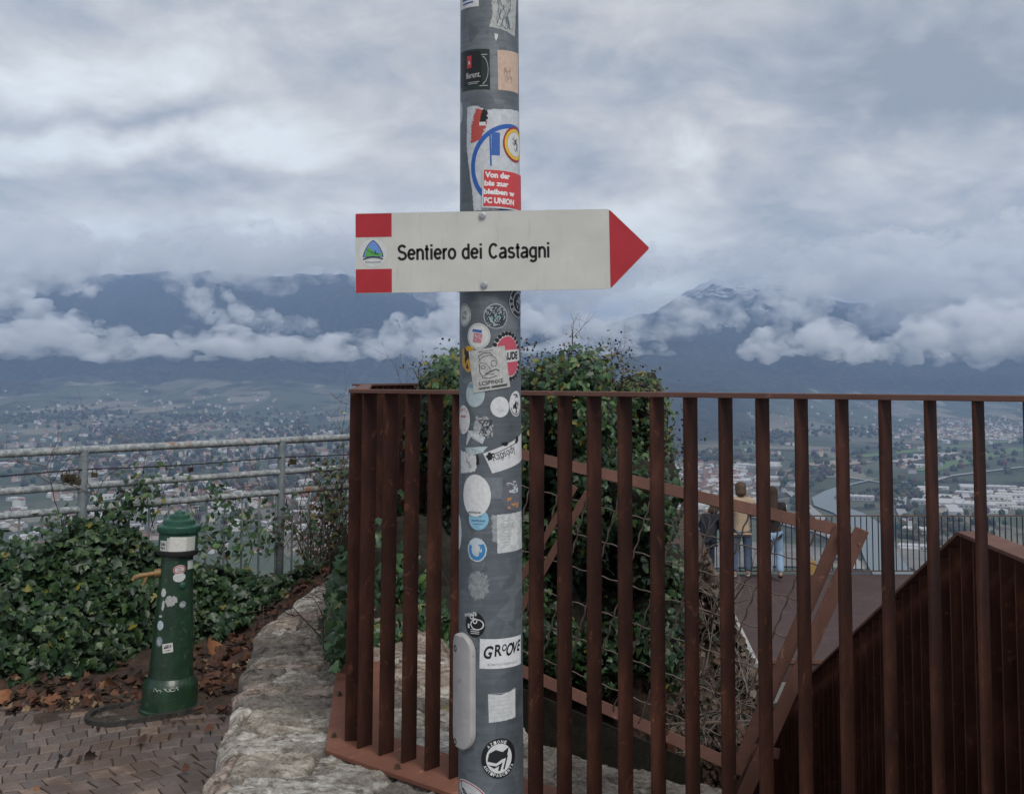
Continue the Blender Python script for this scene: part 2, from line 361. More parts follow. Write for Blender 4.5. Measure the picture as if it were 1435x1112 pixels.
if CLOUDS:
    make_cloud('cloud', band([(-250, 470, 22), (60, 478, 22), (200, 490, 16), (330, 488, 14), (480, 488, 16), (640, 488, 17), (700, 480, 16)], 150, 6100, .95, 12, seed=2), .009, 'long flat white cloud band lying across the dark mountain', 14, .55, 1)
    make_cloud('cloud', band([(-200, 440, 30), (0, 430, 30), (70, 452, 22), (130, 462, 14), (200, 470, 8)], 55, 6500, .9, 15, (1, 1.6), (.6, .9), seed=3), .008, 'billowing white cloud at the left edge above the long cloud band', 16, .8, 5)
    make_cloud('cloud', band([(-300, 350, 55), (0, 355, 40), (150, 365, 28), (300, 362, 26), (450, 352, 30), (600, 350, 36), (760, 380, 44)], 150, 6900, .95, 18, (1.4, 2.4), (.6, .95), seed=4), .005, 'grey cloud ceiling hiding the top of the left mountain', 26, .9, 9)
    make_cloud('cloud', band([(245, 395, 15), (285, 435, 12), (330, 462, 10)], 34, 6600, .95, 9, (.7, 1.2), (.8, 1.2), seed=6) + band([(100, 385, 16), (125, 405, 11)], 12, 6600, .9, 12, (.9, 1.2), (.8, 1), seed=16)
               + band([(295, 385, 12), (325, 425, 12), (365, 452, 11), (440, 458, 9)], 52, 6550, .95, 8, (.8, 1.3), (.7, 1), seed=26), .005, 'ragged cloud wisps hanging down the middle of the dark mountain', 12, .95, 3)
    make_cloud('cloud', band([(540, 478, 14), (570, 462, 16), (610, 448, 18), (660, 440, 22), (740, 450, 26), (820, 470, 18)], 44, 6300, .9, 10, (.9, 1.5), (.6, 1), seed=7), .008, 'white cloud billow rising behind the pole below the sign', 14, .7, 8)
    make_cloud('cloud', band([(740, 482, 16), (820, 486, 14), (900, 488, 11), (960, 496, 5)], 34, 6000, .9, 8, (1.3, 2.2), (.45, .7), seed=8), .008, 'white cloud tongue tapering to the right above the ivy', 12, .5, 12)
    make_cloud('cloud', band([(880, 452, 16), (940, 440, 20), (1020, 432, 18), (1090, 415, 16), (1160, 410, 30)], 50, 7000, .75, 12, (1.1, 1.8), (.6, 1), seed=9), .0045, 'cloud drifting in front of the snowy mountain slope', 15, .8, 17)
    make_cloud('cloud', band([(800, 462, 18), (850, 470, 18), (905, 466, 17), (955, 456, 14), (1000, 446, 9)], 46, 6600, .9, 9, (1, 1.7), (.6, .95), seed=41), .006, 'white mist lying across the foot of the snowy mountain', 13, .8, 35)
    make_cloud('cloud', band([(985, 462, 6), (1050, 440, 12), (1100, 436, 14), (1150, 452, 12), (1190, 462, 8)], 44, 6900, .9, 9, (1, 1.6), (.6, 1), seed=43), .005, 'ragged mist between the two right-hand mountain spurs', 13, .85, 39)
    make_cloud('cloud', band([(1045, 492, 12), (1080, 485, 18), (1130, 476, 22), (1200, 482, 20), (1260, 490, 20), (1340, 470, 34), (1480, 470, 36), (1700, 470, 36)], 110, 6200, .9, 12, (1, 1.6), (.6, .95), seed=10), .009, 'thick white cloud roll in front of the right mountain', 16, .8, 21)
    make_cloud('cloud', band([(1180, 400, 40), (1300, 400, 44), (1480, 385, 50), (1800, 380, 60)], 80, 7400, .95, 20, (1.2, 2), (.7, 1), seed=11), .004, 'pale cloud filling the upper right above the cloud roll', 24, .9, 25)
    make_cloud('cloud', band([(760, 400, 26), (900, 370, 24), (1000, 362, 22), (1120, 368, 26), (1250, 360, 34)], 70, 8200, .95, 14, (1.4, 2.2), (.6, .9), seed=12), .0016, 'thin cloud veil over the snowy summit', 22, .9, 31)
# ---------------------------------------------------------------- materials for the near things
def corten(name, a, b_, c, rough=.75, sc_=14):
    m, t, bs = mat(name); o = N(t, 'ShaderNodeTexCoord').outputs['Object']
    mpn = N(t, 'ShaderNodeMapping'); L(t, o, mpn.inputs[0]); mpn.inputs['Scale'].default_value = (1, 1, .35)
    f = noisef(t, mpn.outputs[0], sc_, 7, .65, .4); f2 = noisef(t, o, sc_ * 9, 4, .7)
    col = ramp(t, M(t, 'ADD', M(t, 'MULTIPLY', f, .75), M(t, 'MULTIPLY', f2, .25)), [(.32, a), (.52, b_), (.7, c)])
    f3 = noisef(t, o, sc_ * .3, 3, .5); col = mixc(t, ramp(t, f3, [(.45, 0.0), (.62, .6)]), col, a)
    f4 = noisef(t, o, sc_ * 1.6, 6, .75, .8); col = mixc(t, ramp(t, f4, [(.60, 0.0), (.68, .55)]), col, tuple(min(1, x * 1.7) for x in c))
    L(t, col, bs.inputs['Base Color']); L(t, M(t, 'MULTIPLY_ADD', f2, .3, rough - .15), bs.inputs['Roughness'])
    bs.inputs['Specular IOR Level'].default_value = .2
    bn = N(t, 'ShaderNodeBump', Strength=.35, Distance=.002); L(t, f2, bn.inputs['Height']); L(t, bn.outputs[0], bs.inputs['Normal'])
    return m
M_cor = corten('corten_steel', (.022, .009, .006), (.056, .020, .013), (.115, .043, .027))
M_corwall = corten('dark_corten_steel', (.050, .019, .013), (.090, .033, .021), (.15, .056, .034))
M_plate = corten('fresh_corten_plate', (.16, .068, .045), (.215, .092, .060), (.28, .125, .085), sc_=7)
M_rail = corten('worn_corten_rail', (.11, .056, .044), (.145, .073, .057), (.19, .098, .077), sc_=8)
M_deck = corten('deck_corten', (.055, .036, .035), (.072, .046, .044), (.09, .058, .054), sc_=3, rough=.8)
M_dark = pbr('dark_steel', (.03, .028, .03), .6, .3, .2, 10)
M_bolt = pbr('weathered_bolt', (.12, .085, .06), .5, .6, .4, 60)
M_wire = pbr('rusty_wire', (.13, .10, .085), .55, .5, .3, 30)
M_black = pbr('black_print', (.012, .012, .014), .5)
M_white = pbr('white_vinyl', (.72, .72, .70), .45, 0, .07, 60)
M_gren = pbr('grubby_white_vinyl', (.50, .51, .50), .55, 0, .22, 90, dirt=((.25, .26, .27), 160, .55))
# galvanised steel
m, t, bs = mat('galvanised_steel'); o_ = N(t, 'ShaderNodeTexCoord').outputs['Object']
vo = N(t, 'ShaderNodeTexVoronoi', Scale=34); L(t, o_, vo.inputs['Vector']); s_ = N(t, 'ShaderNodeSeparateXYZ'); L(t, vo.outputs['Color'], s_.inputs[0])
nf_ = noisef(t, o_, 7, 6, .65, .6); mpn = N(t, 'ShaderNodeMapping'); L(t, o_, mpn.inputs[0]); mpn.inputs['Scale'].default_value = (2, 2, 40)
ng = noisef(t, mpn.outputs[0], 5, 3, .6)
ff = M(t, 'ADD', M(t, 'MULTIPLY', s_.outputs[0], .16), M(t, 'ADD', M(t, 'MULTIPLY', nf_, .55), M(t, 'MULTIPLY', ng, .3)))
L(t, ramp(t, ff, [(.3, (.072, .084, .094)), (.5, (.110, .126, .14)), (.68, (.175, .195, .21))]), bs.inputs['Base Color'])
bs.inputs['Metallic'].default_value = .35; L(t, M(t, 'MULTIPLY_ADD', nf_, .3, .38), bs.inputs['Roughness']); M_galv = m
# old painted tube rail with rust and lichen
m, t, bs = mat('painted_rusty_tube'); o_ = N(t, 'ShaderNodeTexCoord').outputs['Object']
f = noisef(t, o_, 5, 6, .65, .5); f2 = noisef(t, o_, 34, 6, .75, .4); f3 = noisef(t, o_, 2.1, 4, .6)
c = ramp(t, f2, [(.35, (.13, .15, .16)), (.5, (.23, .255, .27)), (.6, (.40, .41, .40))])
c = mixc(t, ramp(t, M(t, 'ADD', M(t, 'MULTIPLY', f, .6), M(t, 'MULTIPLY', f3, .4)), [(.55, 0.0), (.60, .85)]), c, (.26, .12, .055))
L(t, c, bs.inputs['Base Color']); bs.inputs['Roughness'].default_value = .7; M_tube = m

# ---------------------------------------------------------------- ground levels
ZG, ZW = -1.65, -1.14          # pavement and wall top below the eye
# path of setts: each sett a bevelled quad, laid on a bed
setts = MB(); rr = random.Random(3); ang = R(30); ca, sa = math.cos(ang), math.sin(ang)
def warp(u, v):
    w = v + .10 * math.sin(u * 2.1 + 1.0) + .03 * math.sin(u * 7 + v * 3)
    q = u + .05 * math.sin(v * 3.3) + .02 * math.sin(v * 9 + 2)
    return q, w
hedge_line = lambda X: 6.33 + .9 * (min(X, -1.6) + 2.6)          # foot of the hedge
sett_line = lambda X: 5.42 + .10 * (X + 3) + fbm(X * 3, 2, 1, 4) * .10     # where the setts end in the dirt
SW, SH = .084, .112
for i in range(-64, 44):
    for j in range(5, 92):
        off = (j * .37) % 1 + rr.uniform(-.12, .12) * 0
        u0, v0 = (i + off) * SW, j * SH
        u, v = warp(u0 + SW / 2, v0 + SH / 2)
        X = u * ca - v * sa + .3; Y = u * sa + v * ca
        if X > -.85 or X < -6.5 or Y < 2.2 or Y > sett_line(X) + .25: continue
        nzv = fbm(X * 1.6, Y * 1.6, 4, 3); dz = nzv * .004 + rr.uniform(-.0012, .0015)
        g = .0012 + rr.random() * .0018; tilt = (rr.uniform(-.008, .008), rr.uniform(-.008, .008)); cs = []
        for (a, b_) in ((0, 0), (1, 0), (1, 1), (0, 1)):
            uu, vv = warp(u0 + a * SW + (g if a == 0 else -g) + rr.uniform(-.005, .005), v0 + b_ * SH + (g if b_ == 0 else -g) + rr.uniform(-.004, .004))
            cs.append((uu * ca - vv * sa + .3, uu * sa + vv * ca))
        mx = sum(c[0] for c in cs) / 4; my = sum(c[1] for c in cs) / 4
        vs = []
        for lvl, k, dk in ((-.03, 1.0, 0), (-.003, .985, 0), (0.0, .93, 0)):
            for (x, y) in cs:
                x2, y2 = mx + (x - mx) * k, my + (y - my) * k
                vs.append((x2, y2, ZG + dz + lvl + (x2 - mx) * tilt[0] + (y2 - my) * tilt[1] + (rr.uniform(-.0015, .0015) if lvl == 0 else 0)))
        fs = [(8, 9, 10, 11)] + [(l * 4 + q, l * 4 + (q + 1) % 4, l * 4 + 4 + (q + 1) % 4, l * 4 + 4 + q) for l in (0, 1) for q in range(4)]
        k = rr.random(); base = (.135, .115, .112) if k < .5 else (.155, .125, .115) if k < .75 else (.115, .105, .108) if k < .95 else (.20, .155, .13)
        f_ = rr.uniform(.75, 1.2); setts.add(vs, fs, 0, tuple(x * f_ * w_ for x, w_ in zip(base, (1.1, 1.0, .92))))
m, t, bs = mat('porphyry_setts'); at = N(t, 'ShaderNodeAttribute'); at.attribute_name = 'tint'
g_ = N(t, 'ShaderNodeNewGeometry').outputs['Position']
f = noisef(t, g_, 60, 6, .7); f2 = noisef(t, g_, 2.3, 7, .68, .5)
c = mixc(t, 1.0, at.outputs['Color'], ramp(t, f, [(.3, .62), (.7, 1.25)]), 'MULTIPLY')
c = mixc(t, ramp(t, f2, [(.5, 0.0), (.6, .8)]), c, (.085, .052, .036))
L(t, c, bs.inputs['Base Color']); L(t, M(t, 'MULTIPLY_ADD', f, .4, .32), bs.inputs['Roughness'])
bn = N(t, 'ShaderNodeBump', Strength=.6, Distance=.004); L(t, f, bn.inputs['Height']); L(t, bn.outputs[0], bs.inputs['Normal'])
tag(setts.build('pavement', m), kind='structure')
# bare soil between the setts, under the hedge and up to the wall
WLP = [(1.2, -.80)] + [(q_.y, q_.x) for q_ in (at_z(x, y, ZW) for x, y in ((285, 1105), (303, 1055), (330, 974), (340, 941), (353.6, 905), (367, 875.5), (398, 852), (437, 819), (464, 807)))] + [(7.2, -1.35)]
def wall_left(Y):    # X of the wall's left edge
    pts = WLP
    for (y0, x0), (y1, x1) in zip(pts, pts[1:]):
        if Y <= y1: return x0 + (x1 - x0) * (Y - y0) / (y1 - y0)
    return pts[-1][1]
def soil_z(X, Y, cut=False):
    d = Y - sett_line(X); e = min(1, max(0, (d + .25) / .4)); h = max(0, Y - (hedge_line(X) - .5))
    k = max(0, 1 - abs(X - wall_left(Y)) / .8) * max(0, min(1, (Y - 5.4) / 1.6)) * .40
    drop = max(0, Y - (6.45 + 1.064 * (X + 3.02) + .30)) if cut and X < -1.45 else 0
    return -drop * 1.6 + ZG - .008 + e * .012 + min(.3, h * .12) + k + fbm(X * 2.2, Y * 2.2, 3, 5) * (.004 + .03 * e) + fbm(X * 14, Y * 14, 6, 3) * .006 * e
gm = MB(); GX = np.linspace(-7.5, -.9, 150); GY = np.linspace(-3, 8.2, 230)
for Y in GY:
    for X in GX: gm.v.append((X, Y, soil_z(X, Y, True)))
for i in range(len(GY) - 1):
    for j in range(len(GX) - 1):
        a = i * len(GX) + j; gm.f.append((a, a + 1, a + 1 + len(GX), a + len(GX))); gm.m.append(0); gm.c.append(None)
m, t, bs = mat('leafy_soil'); g_ = N(t, 'ShaderNodeNewGeometry').outputs['Position']
f = noisef(t, g_, 22, 8, .75, .6)
L(t, ramp(t, f, [(.3, (.022, .015, .011)), (.5, (.055, .035, .025)), (.64, (.11, .062, .042)), (.75, (.15, .10, .07))]), bs.inputs['Base Color'])
bs.inputs['Roughness'].default_value = .9; bn = N(t, 'ShaderNodeBump', Strength=1, Distance=.015); L(t, f, bn.inputs['Height']); L(t, bn.outputs[0], bs.inputs['Normal']); M_soil = m
tag(gm.build('ground', m, smooth=True), kind='structure')

# ---------------------------------------------------------------- stone wall: top modelled stone by stone, sides down to the ground
outer = [(4.0, .8), (2.6, 1.75), (.37, 3.10), (.12, 3.28), (-.138, 3.46), (-.30, 3.9), (-.52, 4.5), (-.74, 5.2), (-.95, 6.0), (-1.1, 6.6)]
def wall_right(Y):
    if Y <= .8: return 4.0
    for (x0, y0), (x1, y1) in zip(outer, outer[1:]):
        if Y <= y1: return x0 + (x1 - x0) * (Y - y0) / (y1 - y0)
    return -1.1
rs = np.random.RandomState(5)
seeds = []
yy = 2.0
while yy < 6.8:
    h = rs.uniform(.11, .24); x = -1.6 + rs.uniform(0, .2)
    while x < 2.6:
        w = rs.uniform(.16, .42)
        seeds.append((x + w / 2 + rs.uniform(-.03, .03), yy + h / 2 + rs.uniform(-.05, .05), w, h)); x += w
    yy += h
seeds = np.array(seeds); sang = rs.uniform(-.25, .25, len(seeds)); bigh = rs.uniform(-.012, .022, len(seeds))
tints = np.array([(.45, .44, .42), (.35, .30, .265), (.26, .24, .22), (.50, .50, .49), (.35, .295, .265), (.18, .168, .158), (.40, .385, .345)])
stint = tints[rs.randint(0, len(tints), len(seeds))] * rs.uniform(.8, 1.12, (len(seeds), 1))
wm = MB(); NXW, NYW = 270, 540
Ys = np.linspace(2.35, 6.9, NYW); colr = []
for Y in Ys:
    xl, xr = wall_left(Y) + .012 * math.sin(Y * 23) + fbm(Y * 6, 1, 1, 3) * .03, wall_right(Y) + fbm(Y * 5, 8, 1, 4) * .07
    for j in range(NXW):
        u = j / (NXW - 1); X = xl + (xr - xl) * u
        wx = X + fbm(X * 5, Y * 5, 1, 3) * .05; wy = Y + fbm(X * 5, Y * 5, 7, 3) * .05
        dx = (wx - seeds[:, 0]) / (seeds[:, 2] * .5); dy = (wy - seeds[:, 1]) / (seeds[:, 3] * .5)
        d = (np.abs(dx) ** 3 + np.abs(dy) ** 3) ** (1 / 3); k = np.argpartition(d, 2)[:2]; k = k[np.argsort(d[k])]
        edge = d[k[1]] - d[k[0]]; q = min(1, edge / .26); q = q * q * (3 - 2 * q)
        z = ZW - .024 + q * (.016 + bigh[k[0]] * .45) + (wx - seeds[k[0], 0]) * sang[k[0]] * .06 * q
        st = fbm(X * 6, Y * 22 + X * 4, 2, 5, .7); st = .45 * st + .55 * (math.floor(st * 4.5 + .5) / 4.5); z += st * .013 * (.4 + q) + fbm(X * 40, Y * 60, 3, 3) * .0035
        lip = max(0, 1 - min(X - xl, xr - X) / .06); z -= lip * lip * .035
        wm.v.append((X, Y, z)); colr.append((*(stint[k[0]]), q))
for i in range(NYW - 1):
    for j in range(NXW - 1):
        a = i * NXW + j; wm.f.append((a, a + 1, a + 1 + NXW, a + NXW)); wm.m.append(0); wm.c.append(None)
ntop = len(wm.v)
def skirt(idx, n0, z1, rowsn=14):
    base = [wm.v[i] for i in idx]; st_ = len(wm.v)
    for r_ in range(1, rowsn + 1):
        for (i, p) in zip(idx, base):
            f_ = r_ / rowsn; jx = fbm(p[1] * 6 + p[0] * 6, f_ * 9, 2, 4) * .03
            wm.v.append((p[0] + n0[0] * jx, p[1] + n0[1] * jx, p[2] * (1 - f_) + z1 * f_)); colr.append((*colr[i][:3], .6))
    prev = list(idx)
    for r_ in range(rowsn):
        cur = list(range(st_ + r_ * len(idx), st_ + (r_ + 1) * len(idx)))
        for a in range(len(idx) - 1): wm.f.append((prev[a], prev[a + 1], cur[a + 1], cur[a])); wm.m.append(0); wm.c.append(None)
        prev = cur
skirt([i * NXW for i in range(NYW)], (1, 0), ZG - .3)
skirt([i * NXW + NXW - 1 for i in reversed(range(NYW))], (1, 0), -4.5)
skirt([j for j in reversed(range(NXW))], (0, 1), ZG - .3)
skirt([(NYW - 1) * NXW + j for j in range(NXW)], (0, 1), ZG - .3)
m, t, bs = mat('old_stone_wall'); at = N(t, 'ShaderNodeAttribute'); at.attribute_name = 'stone'
g_ = N(t, 'ShaderNodeNewGeometry').outputs['Position']; mpn = N(t, 'ShaderNodeMapping'); L(t, g_, mpn.inputs[0]); mpn.inputs['Scale'].default_value = (1, 2.3, 1.5)
f = noisef(t, mpn.outputs[0], 13, 9, .76, .7); f2 = noisef(t, g_, 90, 5, .75); f3 = noisef(t, g_, 4, 5, .6, .4)
c = mixc(t, 1.0, at.outputs['Color'], ramp(t, f, [(.38, (.22, .19, .16)), (.455, (.58, .52, .46)), (.52, (.90, .85, .79)), (.59, (1.25, 1.22, 1.17)), (.66, (1.55, 1.55, 1.53))]), 'MULTIPLY')
mort = ramp(t, f2, [(.35, (.07, .062, .05)), (.5, (.17, .15, .125)), (.65, (.30, .275, .23))])
c = mixc(t, ramp(t, at.outputs['Alpha'], [(.2, 0.0), (.65, 1.0)]), mort, c)
c = mixc(t, ramp(t, f3, [(.53, 0.0), (.63, .75)]), c, mort)
c = mixc(t, ramp(t, noisef(t, g_, 7, 6, .7, 1), [(.62, 0.0), (.68, .6)]), c, (.20, .17, .05))
L(t, c, bs.inputs['Base Color']); bs.inputs['Roughness'].default_value = .88
bn = N(t, 'ShaderNodeBump', Strength=.9, Distance=.008); L(t, M(t, 'ADD', f, M(t, 'MULTIPLY', f2, .5)), bn.inputs['Height']); L(t, bn.outputs[0], bs.inputs['Normal'])
o = wm.build('stone_wall', m, smooth=False); M_stone = m
ca_ = o.data.color_attributes.new('stone', 'FLOAT_COLOR', 'POINT'); ca_.data.foreach_set('color', np.array(colr).ravel())
o.data.polygons.foreach_set('use_smooth', [True] * len(o.data.polygons))
tag(o, 'low wall of rough pale and brown stones between path and rust-brown railing', 'stone wall')

# ---------------------------------------------------------------- corten bar railing on the wall
ZP = ZW + .012                                       # top of the base plate
TOPZ = -.034                                         # top of the handrail
P0 = at_z(498.5, 1047.7, ZP)                         # foot of the first full bar, front edge
fd = ray(-1063, 533); fd.z = 0; fd = -fd.normalized()   # along the front, towards the right
fn = Vector((-fd.y, fd.x, 0))                           # across it, away from the viewer
if fn.y < 0: fn = -fn
bars_px = [507.5, 537, 567.5, 599, 633, 668, 704, 740, 780.5, 821, 863.5, 908, 953, 999, 1050, 1104, 1163, 1223.8, 1288.6, 1358, 1432]
def on_front(px):    # distance along the front where a vertical line crosses this pixel at rail height
    r = ray(px, 548); # P0 + s*fd parallel to r in plan
    return (P0.y * r.x - P0.x) / (fd.x - fd.y * r.x)
ss = [on_front(p) for p in bars_px]; pitch_f = (ss[-1] - ss[0]) / 20
print('bar spacing', [round(b_ - a, 3) for a, b_ in zip(ss, ss[1:])], pitch_f, P0)
rail = empty('bar_railing', P0, 'rust-brown steel bar railing on its plate on the stone wall', 'railing')
up = Vector((0, 0, 1)); BT, BD = .008, .055
C0 = at_z(456, 1050, ZP)                             # corner of the base plate
rb = at_z(471, 940, ZP); rd = (rb - C0); rd.z = 0; rd.normalize()    # the return side, going away
dist = (P0 - C0).dot(fn)
pl = MB(); e1 = C0 + fd * 4.6; wpl = .21
i0 = C0 + rd * 1.02
def zup(p, z): return Vector((p.x, p.y, z))
poly = [C0, e1, e1 + fn * wpl]
# inner corner where both strips meet
rn = Vector((rd.y, -rd.x, 0));  rn = rn if rn.x > 0 else -rn
A1, B1 = C0 + fn * wpl, C0 + rn * .20
den = fd.x * rd.y - fd.y * rd.x; tt_ = ((B1 - A1).x * rd.y - (B1 - A1).y * rd.x) / den; IC = A1 + fd * tt_
poly += [IC, i0 + rn * .20, i0]
pl.prism([zup(p, ZP) for p in poly], (0, 0, -.014)); pl.build('base_plate', M_plate, rail, bevel=.002)
S0 = 0
for k in range(0, 36):
    s = ss[0] + k * pitch_f
    f = P0 + fd * s; b_ = MB(); zt = TOPZ - .012
    b_.box(zup(f + fn * BD / 2 + fd * BT / 2, (ZP + zt) / 2), fd * BT / 2, fn * BD / 2, up * (zt - ZP) / 2)
    b_.build('bar', M_cor, rail, bevel=.0012)
# handrail: flat bar over the bars
f0 = P0 + fd * (ss[0] - .062)
h = MB(); h.box(zup(f0 + fd * 2.2 + fn * BD / 2, TOPZ - .006), fd * 2.2, fn * (BD / 2 + .004), up * .006); h.build('handrail', M_rail, rail, bevel=.0015)
# the return side
g0 = f0 - rn * .004 ; RL = 3.3
k = 0; s = .03
while s < RL:
    f = g0 + rd * s; b_ = MB(); zt = TOPZ - .012
    b_.box(zup(f + rn * (.006 + BD / 2), (ZP + zt) / 2), rd * BT / 2, rn * BD / 2, up * (zt - ZP) / 2)
    b_.build('bar', M_cor, rail, bevel=.0012); s += .107
h = MB(); h.box(zup(g0 + rd * (RL / 2 + .035) + rn * .033, TOPZ - .007), rd * (RL / 2 - .035), rn * .03, up * .006); h.build('handrail', M_rail, rail, bevel=.0015)
# far side of the same landing
q0 = g0 + rd * RL; q1 = at_y(640, 540, 8.6); fd2 = zup(q1 - q0, 0).normalized(); fn2 = Vector((-fd2.y, fd2.x, 0)); FL = (zup(q1 - q0, 0)).length
s = .05
while s < FL:
    f = q0 + fd2 * s; b_ = MB(); b_.box(zup(f + fn2 * BD / 2, -.75), fd2 * BT / 2, fn2 * BD / 2, up * (.75 + TOPZ - .012)); b_.build('bar', M_cor, rail); s += .107
h = MB(); h.box(zup(q0 + fd2 * FL / 2 + fn2 * .03, TOPZ - .006), fd2 * FL / 2, fn2 * .034, up * .006); h.build('handrail', M_rail, rail)
for px, py in ((468, 1032), (475.5, 974), (557, 1076), (700, 1128), (900, 1205)):
    p = at_z(px, py, ZP); b_ = MB(); b_.lathe(p, [(.011, 0), (.011, .002), (.0085, .002), (.0085, .012), (.004, .0125), (.004, .015)], 6); b_.build('bolt', M_bolt, rail)

# ---------------------------------------------------------------- old tubular railing along the path's edge
fr = empty('tube_railing', at_z(0, 800, ZG), 'old grey tubular railing with rust patches behind the hedge', 'railing')
FV = ray(2230, 527); FV.z = 0; FV.normalize()
fa = at_y(118, 627, 6.45); RZ = fa.z
def fpt(px, Z):      # point of the fence plane at height Z under a photo column
    r = ray(px, 620); s = (fa.y * r.x - fa.x) / (FV.x - FV.y * r.x); p = fa + FV * s; return Vector((p.x, p.y, Z))
def rail_z(px, py): p = fpt(px, 0); return ray(px, py).z * p.y
z1 = rail_z(395, 617); z2 = rail_z(395, 661); z3 = rail_z(395, 689)
print('fence', z1, z2, z3, fpt(395, 0))
for zz_, r_ in ((z1, .024), (z2, .021), (z3, .021)):
    b_ = MB(); p0, p1 = fpt(-420, zz_), fpt(640, zz_)
    b_.tube([p0 + (p1 - p0) * (i / 24) for i in range(25)], r_, 12); b_.build('rail', M_tube, fr, smooth=True)
M_post = pbr('blue_grey_post', (.115, .135, .145), .65, .1, .3, 20, dirt=((.22, .23, .23), 30, .6))
for px in (-260, 118, 395, 625):
    b_ = MB(); b_.tube([fpt(px, ZG - .1), fpt(px, z1)], .028, 12); b_.build('post', M_post, fr, smooth=True)
bal = MB(); p0 = fpt(-420, 0); p1 = fpt(640, 0); n_ = int((p1 - p0).length / .125)
for i in range(n_):
    p = p0 + (p1 - p0) * ((i + .4) / n_); bb = MB(); bb.tube([(p.x, p.y, z3), (p.x, p.y, ZG - .1)], .007, 6)
    bb.build('baluster', M_post, fr, smooth=True)
zc = rail_z(395, 640); cb = MB(); p0 = fpt(-420, zc - .02); pts = []
for i in range(41):
    px = -420 + 1060 * i / 40; sag = .02 * math.sin(math.pi * ((px - 118) % 277) / 277); pts.append(fpt(px, zc - sag * .6) - Vector((0, .03, 0)))
cb.tube(pts, .004, 6); cb.build('cable', M_dark, fr, smooth=True)
M_brass = pbr('padlock_metal', (.10, .085, .06), .4, .8, .3, 80)
def padlock(p, s, label, ang=0):
    e = empty('padlock', p, label, 'padlock', 'padlocks on the thin cable'); ax = Vector((math.cos(ang), math.sin(ang), 0)); ay = Vector((-ax.y, ax.x, 0))
    b_ = MB(); b_.box(p - up * .032 * s, ax * .018 * s, ay * .008 * s, up * .015 * s); b_.build('lock_body', M_brass, e, bevel=.003)
    b_ = MB(); b_.tube([p + ax * .012 * s * math.cos(a) + up * (.012 * s * math.sin(a) - .008 * s) for a in [math.pi * i / 8 for i in range(9)]], .0028 * s, 6)
    b_.tube([p + ax * .012 * s - up * .006 * s, p + ax * .012 * s - up * .02 * s], .0028 * s, 6); b_.tube([p - ax * .012 * s - up * .006 * s, p - ax * .012 * s - up * .02 * s], .0028 * s, 6)
    b_.build('shackle', M_wire, e, smooth=True)
padlock(fpt(134, zc - .008), 1.0, 'small padlock on the cable just right of the left fence post', .3)
padlock(fpt(268, zc - .014), 1.0, 'single padlock on the cable midway between the two fence posts', 1.0)
padlock(fpt(411, zc + .004), 1.3, 'largest padlock on the cable just right of the right fence post', .5)
padlock(fpt(405, zc - .03), .8, 'smallest padlock hanging below the large one by the right fence post', 2)
for i, px in enumerate((92, 96, 100, 104, 108, 112)):
    padlock(fpt(px, zc - .005 - .015 * (i % 3)) - Vector((0, .02 * (i % 2), 0)), 1.15, 'padlock in the dark cluster left of the left fence post', i * 1.3)
# ---------------------------------------------------------------- flat artwork: 2D shapes that are laid on the pole or on the sign
def text2d(s, w, h=None, bold=0.0, space=1.0, italic=0.0):
    """outline letters as 2D triangles, centred, scaled to width w (and height h)"""
    cu = bpy.data.curves.new('t', 'FONT'); cu.body = s; cu.size = 1; cu.offset = bold; cu.resolution_u = 3; cu.space_character = space; cu.shear = italic
    ob = bpy.data.objects.new('t', cu); sc.collection.objects.link(ob)
    me = bpy.data.meshes.new_from_object(ob.evaluated_get(bpy.context.evaluated_depsgraph_get()))
    v = np.array([(p.co.x, p.co.y) for p in me.vertices]); f = [tuple(p.vertices) for p in me.polygons]
    bpy.data.objects.remove(ob); bpy.data.curves.remove(cu); bpy.data.meshes.remove(me)
    mn, mx = v.min(0), v.max(0); sx = w / (mx[0] - mn[0]); sy = (h / (mx[1] - mn[1])) if h else sx
    v = (v - (mn + mx) / 2) * np.array((sx, sy)); return v.tolist(), f
def disc2d(rx, ry=None, n=36, r0=0, a0=0, a1=360, wob=0, seed=0):
    ry = ry or rx; q = random.Random(seed); full = abs(a1 - a0) >= 360
    k = n if full else n + 1; an = [R(a0 + (a1 - a0) * i / n) for i in range(k)]
    wv = [1 + q.uniform(-wob, wob) for _ in an]
    if r0 <= 0 and full: return [(rx * w * math.cos(a), ry * w * math.sin(a)) for a, w in zip(an, wv)], [tuple(range(k))]
    if r0 <= 0: return [(0, 0)] + [(rx * math.cos(a), ry * math.sin(a)) for a in an], [(0, i + 1, i + 2) for i in range(k - 1)]
    v = [(rx * math.cos(a), ry * math.sin(a)) for a in an] + [(r0 * rx * math.cos(a), r0 * ry * math.sin(a)) for a in an]
    f = [(i, (i + 1) % k, k + (i + 1) % k, k + i) for i in range(k if full else k - 1)]; return v, f
def rect2d(w, h): return [(-w / 2, -h / 2), (w / 2, -h / 2), (w / 2, h / 2), (-w / 2, h / 2)], [(0, 1, 2, 3)]
def rough_poly(pts, jag=0, seed=0, step=.002):
    q = random.Random(seed); out = []
    for a, b_ in zip(pts, pts[1:] + pts[:1]):
        L_ = math.dist(a, b_); k = max(1, int(L_ / step)) if jag else 1
        for i in range(k): out.append((a[0] + (b_[0] - a[0]) * i / k + q.uniform(-jag, jag), a[1] + (b_[1] - a[1]) * i / k + q.uniform(-jag, jag)))
    return out, [tuple(range(len(out)))]
